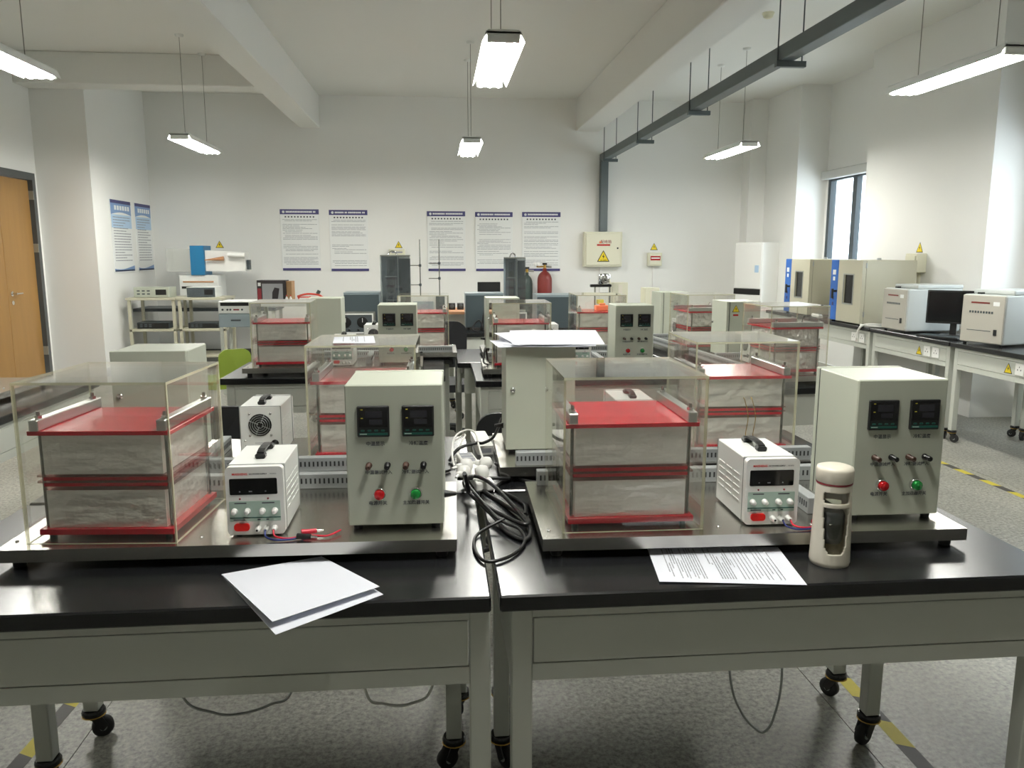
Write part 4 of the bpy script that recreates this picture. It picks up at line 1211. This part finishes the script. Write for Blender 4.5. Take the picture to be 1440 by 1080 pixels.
# ================================================================== FAR TABLE ROW
def dial_instrument(x, y, label):
    t = thing('dial_instrument', label, 'instrument', (x, y, TH), 0, 'twin dial instruments')
    w, dd, h = 0.33, 0.25, 0.175
    bx(0, w, 0.015, dd, 0.0005, h, b=0.004).build('case', 'cabinet_dark', t)
    f = MB(); f.box(0, w, 0, 0.014, 0, 0.012).box(0, w, 0, 0.014, h - 0.012, h).box(0, 0.012, 0, 0.014, 0.012, h - 0.012).box(w - 0.012, w, 0, 0.014, 0.012, h - 0.012)
    f.build('front_frame', 'white_metal', t)
    fp = bx(0.012, w - 0.012, 0.008, 0.014, 0.012, h - 0.012).build('panel', 'dark_grey', t)
    for cx in (0.09, 0.235):
        d_ = MB().lathe([(0.048, 0.008), (0.048, 0.002), (0.044, 0.001), (0.0001, 0.001)], (cx, 0, 0.098), ax='y', n=20).build('dial', 'black_plastic', fp)
        bx(cx - 0.002, cx + 0.002, 0.0, 0.001, 0.098, 0.135).build('pointer', 'poster_white', d_)
    for cx in (0.06, 0.12, 0.2, 0.27):
        MB().lathe([(0.010, 0.008), (0.010, -0.006), (0.0001, -0.006)], (cx, 0, 0.032), ax='y', n=12).build('knob', 'black_plastic', fp)
    return t
dial_instrument(-0.895, 7.04, 'dark panelled twin dial instrument left of the dark left tower')
dial_instrument(0.455, 7.04, 'dark panelled twin dial instrument below the slate furnace in the middle')
def furnace(x0, x1, y0, y1, h, label, side='slate_light'):
    t = thing('furnace_box', label, 'instrument', (x0, y0, TH), 0, 'slate furnace boxes')
    w, dd = x1 - x0, y1 - y0
    for a, b in ((0.03, 0.03), (w - 0.03, 0.03), (0.03, dd - 0.03), (w - 0.03, dd - 0.03)):
        MB().cyl((a, b, 0.0005), (a, b, 0.015), 0.012, n=8).build('foot', 'rubber', t)
    bx(0, w, 0.006, dd, 0.015, h, b=0.003).build('body', side, t)
    bx(0.004, w - 0.004, 0, 0.006, 0.019, h - 0.012, b=0.002).build('front_panel', 'slate', t)
    bx(-0.002, w + 0.002, 0.002, dd, h, h + 0.006).build('lid', 'slate_light', t)
    bx(w * 0.25, w * 0.75, -0.004, 0, 0.06, 0.068).build('handle_slot', 'dark_grey', t)
    return t
furnace(-0.85, -0.53, 7.34, 7.64, 0.335, 'slate grey furnace box left of the dark left tower')
furnace(0.25, 0.60, 7.33, 7.63, 0.325, 'slate grey furnace box behind the middle twin dial instrument')
furnace(0.90, 1.28, 7.25, 7.60, 0.31, 'slate grey furnace box right of the dark right tower')
t = thing('pale_cabinet', 'pale instrument cabinet with slate end panel beside the stand rods', 'instrument', (-0.24, 7.16, TH))
bx(0, 0.22, 0, 0.32, 0.0005, 0.325, b=0.004).build('body', 'white_metal', t)
bx(0.02, 0.20, -0.004, 0, 0.05, 0.27).build('front_panel', 'slate_light', t)
bx(0.221, 0.30, -0.02, 0.32, 0.0005, 0.328, b=0.003).build('end_panel', 'slate', t)
def tower(x, y, w, z0, z1, label, side):
    t = thing('column_tower', label, 'instrument', (x, y, TH), 0, 'dark column towers')
    h0, h1 = z0 - TH, z1 - TH; dd = 0.20
    bx(-0.02, w + 0.02, -0.02, dd + 0.02, 0.0005, 0.02, b=0.003).build('base', 'cabinet_dark', t)
    bx(0, w, 0, dd, 0.02, h0, b=0.003).build('plinth', 'cabinet', t)
    bx(0, w * 0.60, dd - 0.012, dd, h0, h1).build('back_panel', 'slate_light', t)
    bx(w * 0.62, w, dd * 0.4, dd, h0, h1 - 0.02).build('dark_panel', 'dark_grey', t)
    bx(0, w, 0, 0.005, h0, h1).build('front_pane', 'smoked', t)
    bx(w * 0.58, w * 0.60, 0.005, dd * 0.4, h0, h1).build('divider', 'white_metal', t)
    bx(0, w, 0, dd, h1, h1 + 0.012, b=0.002).build('cap', 'cabinet_dark', t)
    MB().cyl((w * 0.34, dd * 0.45, h0), (w * 0.34, dd * 0.45, h1 - 0.03), w * 0.14, n=16).build('glass_column', 'smoked', t)
    for f in (0.18, 0.62): MB().lathe([(w * 0.2, 0), (w * 0.2, 0.006), (w * 0.14, 0.006)], (w * 0.34, dd * 0.45, h0 + (h1 - h0) * f), n=16).build('column_flange', 'white_metal', t)
    MB().tube([(w * 0.25, 0.1, h1 + 0.012), (w * 0.35, 0.1, h1 + 0.045), (w * 0.5, 0.1, h1 + 0.04), (w * 0.55, 0.1, h1 + 0.012)], 0.006, n=8).build('top_pipe', 'chrome', t)
    for e in (-0.012, w + 0.012):
        MB().cyl((e, 0.06, h0 + 0.06), (e + (0.04 if e > 0 else -0.04), 0.06, h0 + 0.06), 0.012, n=8).build('valve', 'black_plastic', t)
    return t
tower(-0.515, 7.32, 0.265, 0.98, 1.465, 'tall dark column tower left of the stand rods', 0)
tower(0.615, 7.30, 0.185, 0.98, 1.445, 'narrow dark column tower beside the red gas cylinder', 1)
for x, lb, cl in ((-0.163, 'left thin retort stand rod before the white wall', (0.40, 0.58)), (0.016, 'right thin retort stand rod overlapping the middle poster', (0.46, 0.60))):
    t = thing('retort_stand', lb, 'stand', (x, 7.58, TH), 0, 'retort stands')
    bx(-0.05, 0.05, -0.08, 0.08, 0.0005, 0.014, b=0.003).build('base', 'dark_grey', t)
    MB().cyl((0, 0, 0.014), (0, 0, 0.82), 0.005, n=8).build('rod', 'rod', t)
    for z in cl:
        c = bx(-0.012, 0.012, -0.012, 0.012, z - 0.012, z + 0.012, b=0.003).build('clamp', 'dark_grey', t)
        MB().cyl((-0.012, 0, z), (-0.10, 0, z), 0.004, n=6).build('clamp_arm', 'rod', c)
t = thing('desktop_monitor', 'black monitor half hidden behind the dark right tower', 'monitor', (0.49, 7.70, TH), rad(180))
bx(-0.10, 0.10, -0.08, 0.06, 0.0005, 0.012, b=0.004).build('stand_base', 'black_plastic', t)
bx(-0.02, 0.02, -0.0, 0.02, 0.012, 0.30).build('stand_neck', 'black_plastic', t)
bx(-0.11, 0.11, -0.03, -0.002, 0.24, 0.42, b=0.004).build('panel', 'black_plastic', t)
# paddle-stirrer rig with chrome pot right of the far row
t = thing('side_table', 'pale side table behind the fourth row holding the chrome pot stand', 'table', (1.79, 7.35, 0))
bx(-0.38, 0.38, -0.25, 0.30, 0.765, 0.80, b=0.004).build('tabletop', 'white_metal', t)
for a in (-0.35, 0.31):
    for b in (-0.22, 0.24): bx(a, a + 0.04, b, b + 0.04, 0, 0.765).build('leg', 'steel_frame', t)
t = thing('pot_stand', 'chrome pot on a black clamp arm stand beside the fourth row right rig', 'instrument', (1.475, 7.30, TH))
bx(-0.06, 0.06, -0.06, 0.06, 0.0005, 0.14, b=0.004).build('base_block', 'white_metal', t)
MB().cyl((-0.03, 0, 0.14), (-0.03, 0, 0.40), 0.007, n=8).build('rod', 'rod', t)
MB().box(-0.075, 0.12, -0.025, 0.025, 0.385, 0.41, b=0.004).build('clamp_arm', 'black_plastic', t)
MB().lathe([(0.05, 0.412), (0.058, 0.416), (0.058, 0.50), (0.054, 0.505), (0.0001, 0.508)], (0.055, 0, 0), n=24).build('pot', 'chrome', t)
MB().cyl((0.11, 0, 0.0005), (0.11, 0, 0.385), 0.006, n=8).build('rod', 'dark_grey', t)
bx(-0.01, 0.05, -0.03, 0.03, 0.23, 0.27, b=0.004).build('yellow_block', 'yellow', t)
for x, z0, w, h, lb in ((1.71, 0.0, 0.15, 0.42, 'tall cream carton left of the conduit behind the fourth row right rig'), (2.02, 0.0, 0.14, 0.37, 'cream carton right of the conduit behind the far sideways rig')):
    t = thing('cream_carton', lb, 'carton', (x, 7.42, TH), rad(4), 'cream cartons')
    bx(-w / 2, w / 2, 0, 0.14, 0.0005, h, b=0.003).build('box', 'beige_box', t)
    bx(-0.02, 0.02, -0.0015, 0.0, 0.02, h - 0.02).build('tape_strip', 'ivory', t)
t = thing('orange_block', 'small orange block on the red top plate of fourth row right rig', 'block', (1.13, 5.44, 1.1045))
bx(-0.05, 0.05, -0.04, 0.04, 0.0005, 0.035, b=0.004).build('block', 'orange', t)
bx(-0.02, 0.02, -0.015, 0.015, 0.035, 0.05, b=0.003).build('knob', 'orange', t)

# ================================================================== ALONG THE BACK WALL
def cylinder_tank(x, y, r, h, m, label):
    t = thing('gas_cylinder', label, 'gas cylinder', (x, y, 0), 0, 'gas cylinders')
    MB().lathe([(r * .9, 0.0), (r, 0.02), (r, h - 0.20), (r * 0.96, h - 0.165), (r * 0.84, h - 0.13), (r * 0.64, h - 0.10), (r * 0.42, h - 0.08), (r * 0.28, h - 0.07), (r * 0.28, h - 0.03), (0.0001, h - 0.03)], n=24).build('tank', m, t)
    v = MB().cyl((0, 0, h - 0.03), (0, 0, h + 0.02), 0.02, n=10).build('valve', 'brass', t)
    MB().cyl((0, 0, h + 0.02), (0, 0, h + 0.05), 0.035, n=12).build('handwheel', 'black_plastic', v)
    MB().cyl((-0.02, 0, h - 0.005), (-0.12, 0, h - 0.005), 0.012, n=8).build('outlet', 'brass', v)
    for gx in (-0.09, -0.14):
        MB().lathe([(0.03, 0.02), (0.03, -0.005), (0.0001, -0.006)], (gx, -0.03, h + 0.03), ax='y', n=16).build('gauge', 'white_plastic', v)
    MB().cyl((0.02, 0, h - 0.005), (0.10, 0, h - 0.01), 0.016, n=8).build('regulator', 'chrome', v)
    return t
cylinder_tank(1.566, 11.72, 0.108, 1.30, 'cyl_red', 'red gas cylinder with brass valve against the back wall')
cylinder_tank(1.312, 11.78, 0.085, 1.24, 'cyl_green', 'dark green gas cylinder beside the red one')
# wooden desk with loudspeakers
t = thing('wooden_desk', 'brown wooden desk in the distance behind the middle aisle', 'table', (0.20, 9.0, 0))
bx(-0.60, 0.60, -0.30, 0.35, 0.835, 0.865, b=0.003).build('desktop', 'brown_wood', t)
for a in (-0.57, 0.53): bx(a, a + 0.04, -0.27, 0.32, 0, 0.835).build('side_panel', 'white_metal', t)
bx(-0.53, 0.53, 0.28, 0.30, 0.35, 0.835).build('modesty_panel', 'white_metal', t)
for x, lb in ((0.155, 'left small black loudspeaker on the brown desk'), (0.25, 'right small black loudspeaker on the brown desk')):
    t = thing('loudspeaker', lb, 'loudspeaker', (x, 8.98, 0.8655), 0, 'small black loudspeakers')
    bx(-0.037, 0.037, 0, 0.07, 0, 0.075, b=0.004).build('cabinet', 'black_plastic', t)
    MB().lathe([(0.024, 0), (0.022, -0.003), (0.008, 0.0), (0.0001, -0.002)], (0, 0, 0.04), ax='y', n=14).build('cone', 'dark_grey', t)

# service trolleys at the back left with instruments on top
def trolley(x, y, w, dd, h, label):
    t = thing('service_trolley', label, 'trolley', (x, y, 0), 0, 'pale service trolleys')
    for a in (0, w - 0.035):
        for b in (0, dd - 0.035):
            l = bx(a, a + 0.035, b, b + 0.035, 0.08, h - 0.03).build('leg', 'beige_metal', t)
            MB().lathe([(0.022, -0.012), (0.03, -0.008), (0.03, 0.008), (0.022, 0.012)], (a + 0.018, b + 0.018, 0.0305), ax='y', n=14).build('wheel', 'rubber', l)
            bx(a + 0.010, a + 0.026, b + 0.012, b + 0.024, 0.03, 0.08).build('caster_stem', 'zinc', l)
    for z in (0.16, 0.50):
        bx(0, w, 0, dd, z, z + 0.03, b=0.003).build('shelf', 'beige_metal', t)
    bx(-0.015, w + 0.015, -0.015, dd + 0.015, h - 0.03, h, b=0.003).build('top_shelf', 'beige_metal', t)
    return t
trolley(-3.93, 10.55, 0.58, 0.50, 0.93, 'pale service trolley at the back left, left one of the pair')
trolley(-3.31, 10.55, 0.58, 0.50, 0.93, 'pale service trolley at the back left under the blue tunnel rig')
def flat_unit(x, y, z, w, dd, h, label, m='cabinet', panel='cabinet_dark'):
    t = thing('bench_instrument', label, 'instrument', (x, y, z), 0, 'flat bench instruments')
    bx(0, w, 0.01, dd, 0.0005, h, b=0.004).build('case', m, t)
    fp = bx(0.005, w - 0.005, 0, 0.0095, 0.006, h - 0.006, b=0.002).build('front_panel', panel, t)
    for k in range(3):
        for q in (0.35, 0.65):
            bx(w * (0.1 + k * 0.14), w * (0.18 + k * 0.14), -0.004, 0, h * q - 0.008, h * q + 0.008).build('key', 'dark_grey', fp)
    bx(w * 0.62, w * 0.92, -0.003, 0, h * 0.25, h * 0.78).build('display', 'black_plastic', fp)
    return t
flat_unit(-3.87, 10.62, 0.9305, 0.44, 0.30, 0.13, 'grey bench instrument on the left back trolley', 'cabinet', 'cabinet')
flat_unit(-3.21, 10.60, 0.9305, 0.36, 0.30, 0.13, 'dark fronted bench instrument on the right back trolley', 'white_metal', 'dark_grey')
flat_unit(-3.86, 10.62, 0.5305, 0.40, 0.30, 0.08, 'dark flat unit on the middle shelf of the left back trolley', 'dark_grey', 'black_plastic')
flat_unit(-3.22, 10.62, 0.5305, 0.38, 0.30, 0.07, 'dark flat unit on the middle shelf of the right back trolley', 'dark_grey', 'black_plastic')
# wind-tunnel like rig with a blue frame
t = thing('tunnel_rig', 'white tunnel rig with bright blue frame at the back left', 'instrument', (-3.19, 11.30, 0))
bx(-0.95, 1.0, -0.25, 0.35, 0.72, 0.76, b=0.003).build('bench_top', 'dark_grey', t)
for a in (-0.92, 0.94):
    for b in (-0.22, 0.28): bx(a, a + 0.04, b, b + 0.04, 0, 0.72).build('leg', 'steel_frame', t)
cb = bx(-0.27, 0.24, -0.15, 0.25, 0.76, 1.20, b=0.006).build('pedestal', 'white_metal', t)
bx(-0.22, 0.18, -0.156, -0.15, 1.10, 1.12).build('pedestal_stripe', 'brown_wood', cb)
bx(-0.24, -0.08, -0.156, -0.15, 1.02, 1.05).build('pedestal_display', 'black_plastic', cb)
bx(-0.10, 0.08, -0.18, 0.18, 1.20, 1.59, b=0.004).build('blue_frame', 'blue_frame', t)
m = MB(); 
def duct(x0, x1, a0, b0, a1, b1, nm, mm):
    q = MB(); vs = []
    for x, z0, z1, hw in ((x0, a0, b0, (b0 - a0) / 2), (x1, a1, b1, (b1 - a1) / 2)):
        vs += [(x, -hw, z0), (x, hw, z0), (x, hw, z1), (x, -hw, z1)]
    q.add(vs, [(0, 1, 2, 3), (7, 6, 5, 4), (0, 4, 5, 1), (1, 5, 6, 2), (2, 6, 7, 3), (3, 7, 4, 0)])
    return q.build(nm, mm, t)
duct(-0.42, -0.105, 1.25, 1.55, 1.25, 1.55, 'inlet_section', 'pale_clear')
duct(0.085, 0.60, 1.25, 1.53, 1.25, 1.50, 'test_section', 'white_plastic')
MB().cyl((0.40, -0.2, 1.47), (0.62, -0.2, 1.46), 0.03, n=14).build('side_pipe', 'white_plastic', t)
MB().cyl((0.09, -0.19, 1.40), (0.34, -0.19, 1.42), 0.006, 0.03, n=12).build('nozzle', 'brown_wood', t)
bx(0.605, 0.64, -0.05, 0.05, 1.27, 1.40).build('end_flange', 'dark_grey', t)
# white stove-like machine on a grey cabinet
t = thing('slot_machine_unit', 'white machine with black slot and drawer between trolleys and carton', 'instrument', (-2.30, 8.65, 0))
for a in (0.0, 0.31):
    for b in (0.0, 0.36): bx(a, a + 0.03, b, b + 0.03, 0, 0.72).build('leg', 'steel_frame', t)
bx(-0.005, 0.345, -0.005, 0.395, 0.72, 0.86, b=0.004).build('drawer_unit', 'slate_light', t)
bx(0.12, 0.22, -0.012, -0.005, 0.785, 0.80).build('drawer_handle', 'dark_grey', t)
tb = bx(-0.005, 0.345, -0.005, 0.395, 0.865, 0.99, b=0.004).build('housing', 'white_metal', t)
bx(0.02, 0.31, -0.010, -0.005, 0.945, 0.98).build('slot', 'black_plastic', tb)
for x in (0.04, 0.09, 0.12, 0.24): MB().lathe([(0.010, 0), (0.010, -0.008), (0.0001, -0.008)], (x, -0.005, 0.905), ax='y', n=12).build('knob', 'dark_grey', tb)
bx(0.15, 0.21, -0.008, -0.005, 0.897, 0.912).build('control_label', 'carton_red', tb)
# table under the carton
t = thing('plain_table', 'plain grey table at the back left under the black carton', 'table', (-1.95, 8.55, 0))
bx(0, 0.78, 0, 0.60, 0.94, 0.975, b=0.003).build('tabletop', 'white_metal', t)
for a in (0.02, 0.72):
    for b in (0.02, 0.54): bx(a, a + 0.04, b, b + 0.04, 0, 0.94).build('leg', 'steel_frame', t)
t = thing('product_carton', 'black and grey product carton with red edge on the back left table', 'carton', (-1.90, 8.66, 0.9755), rad(-3))
bx(0, 0.30, 0, 0.16, 0.0005, 0.235, b=0.002).build('carton', 'carton_black', t)
bx(0.055, 0.27, -0.0015, 0, 0.03, 0.20).build('grey_panel', 'carton_grey', t)
bx(0.006, 0.045, -0.0015, 0, 0.0, 0.15).build('red_panel', 'carton_red', t)
bx(0.012, 0.042, -0.0015, 0, 0.175, 0.21).build('logo_square', 'poster_white', t)
MB().prism([(0.155, 0.04), (0.215, 0.04), (0.235, 0.15), (0.185, 0.16), (0.16, 0.11)], -0.003, -0.0015).build('product_picture', 'carton_black', t)
bx(0.301, 0.36, 0.02, 0.16, 0.0005, 0.225, b=0.002).build('inner_carton', 'cardboard', t)
t = thing('red_rack', 'red metal rack with small white bottles right of the black carton', 'rack', (-1.50, 8.75, 0.9755))
MB().tube([(0, 0, 0.06), (0.10, 0, 0.085), (0.22, 0, 0.075), (0.27, 0, 0.045)], 0.010, n=8).build('rail', 'crimson_tray', t)
for x in (0.01, 0.13, 0.26): MB().cyl((x, 0.02, 0.0005), (x, 0.02, 0.06), 0.007, n=8).build('post', 'crimson_tray', t)
bx(0, 0.27, 0.0, 0.07, 0.045, 0.055).build('shelf', 'crimson_tray', t)
MB().cyl((0.21, 0.02, 0.085), (0.23, 0.02, 0.12), 0.02, n=10).build('clamp', 'cyl_green', t)
for x, lb in ((-1.545, 'left small white bottle beside the red rack'), (-1.585, 'small white bottle between carton and red rack')):
    t = thing('reagent_bottle', lb, 'bottle', (x, 8.60, 0.9755), 0, 'small white bottles')
    MB().lathe([(0.014, 0.0005), (0.014, 0.05), (0.006, 0.062), (0.006, 0.07)], n=12).build('body', 'white_plastic', t)
    MB().lathe([(0.007, 0.07), (0.007, 0.082), (0.0001, 0.083)], n=10).build('cap', 'crimson_tray', t)

# standing air conditioner in the right back corner
t = thing('air_conditioner', 'white upright air conditioner cabinet in the right back corner', 'air conditioner', (4.54, 11.22, 0), rad(-62))
bx(-0.25, 0.25, -0.13, 0.23, 0.0, 1.64, b=0.010).build('cabinet', 'white_plastic', t)
up = bx(-0.235, 0.235, -0.142, -0.131, 0.99, 1.61, b=0.004).build('upper_panel', 'white_plastic', t)
lp = bx(-0.235, 0.235, -0.142, -0.131, 0.06, 0.90, b=0.004).build('lower_panel', 'white_plastic', t)
bx(-0.235, 0.235, -0.146, -0.131, 0.905, 0.985, b=0.003).build('outlet_band', 'black_plastic', t)
bx(0.13, 0.20, -0.144, -0.142, 1.22, 1.32).build('energy_label', 'poster_blue', up)

# tray with slotted duct on the table at the left edge
P = dup(P_tray, (-2.05, 3.36, TH), rad(90), 'brushed steel tray on the left edge table seen through the acrylic', 'steel trays under the test rigs')
t = thing('black_adaptor', 'black adaptor on the left edge table behind the nearest acrylic cover', 'adaptor', (-1.985, 3.55, TH), rad(85))
bx(-0.09, 0.09, -0.03, 0.03, 0.0005, 0.04, b=0.004).build('case', 'black_plastic', t)
bx(-0.05, 0.05, -0.0315, -0.03, 0.01, 0.03).build('label_plate', 'zinc', t)
# cable clutter on the third row trays
cable('power_lead', [(0.70, 4.62, .858), (0.715, 4.58, .858), (0.69, 4.53, .858), (0.665, 4.57, .868), (0.69, 4.61, .868), (0.718, 4.57, .868), (0.70, 4.53, .858)], 0.006, 'cable_black', 'black lead coiled on the third row right tray', group=gB)
cable('power_lead', [(0.28, 4.58, .858), (0.26, 4.62, .87), (0.275, 4.68, .94), (0.29, 4.70, .87), (0.30, 4.66, .856)], 0.006, 'cable_black', 'black lead sticking up at the left end of the third row right tray', group=gB)
cable('power_lead', [(0.40, 7.06, .82), (0.37, 7.08, .90), (0.33, 7.10, .88), (0.30, 7.06, .83), (0.34, 7.05, .81), (0.38, 7.10, .84), (0.42, 7.25, 1.0)], 0.007, 'cable_black', 'black lead bunched beside the middle twin dial instrument', group=gB)

tri_mesh(0.05).build('warning_sticker', ['black_plastic', 'yellow'], E1_CTL, (-0.0005, 0.165, 0.285), -PI / 2)
bx(-0.0012, 0.0, 0.148, 0.182, 0.262, 0.272).build('sticker_text', 'red_button', E1_CTL)
for k, (x, lb) in enumerate(((0.985, 'left'), (1.010, 'right'))):
    cable('thermocouple_wire', [(x, 2.470, 1.035), (x + 0.004, 2.462, 1.02), (x + 0.014, 2.458, 0.97), (x + 0.008, 2.458, 0.91), (x + 0.02, 2.46, 0.865)], 0.0013, 'brass', '%s thin tan thermocouple wire inside the second row right acrylic cover' % lb, 'wire', 'thermocouple wires')
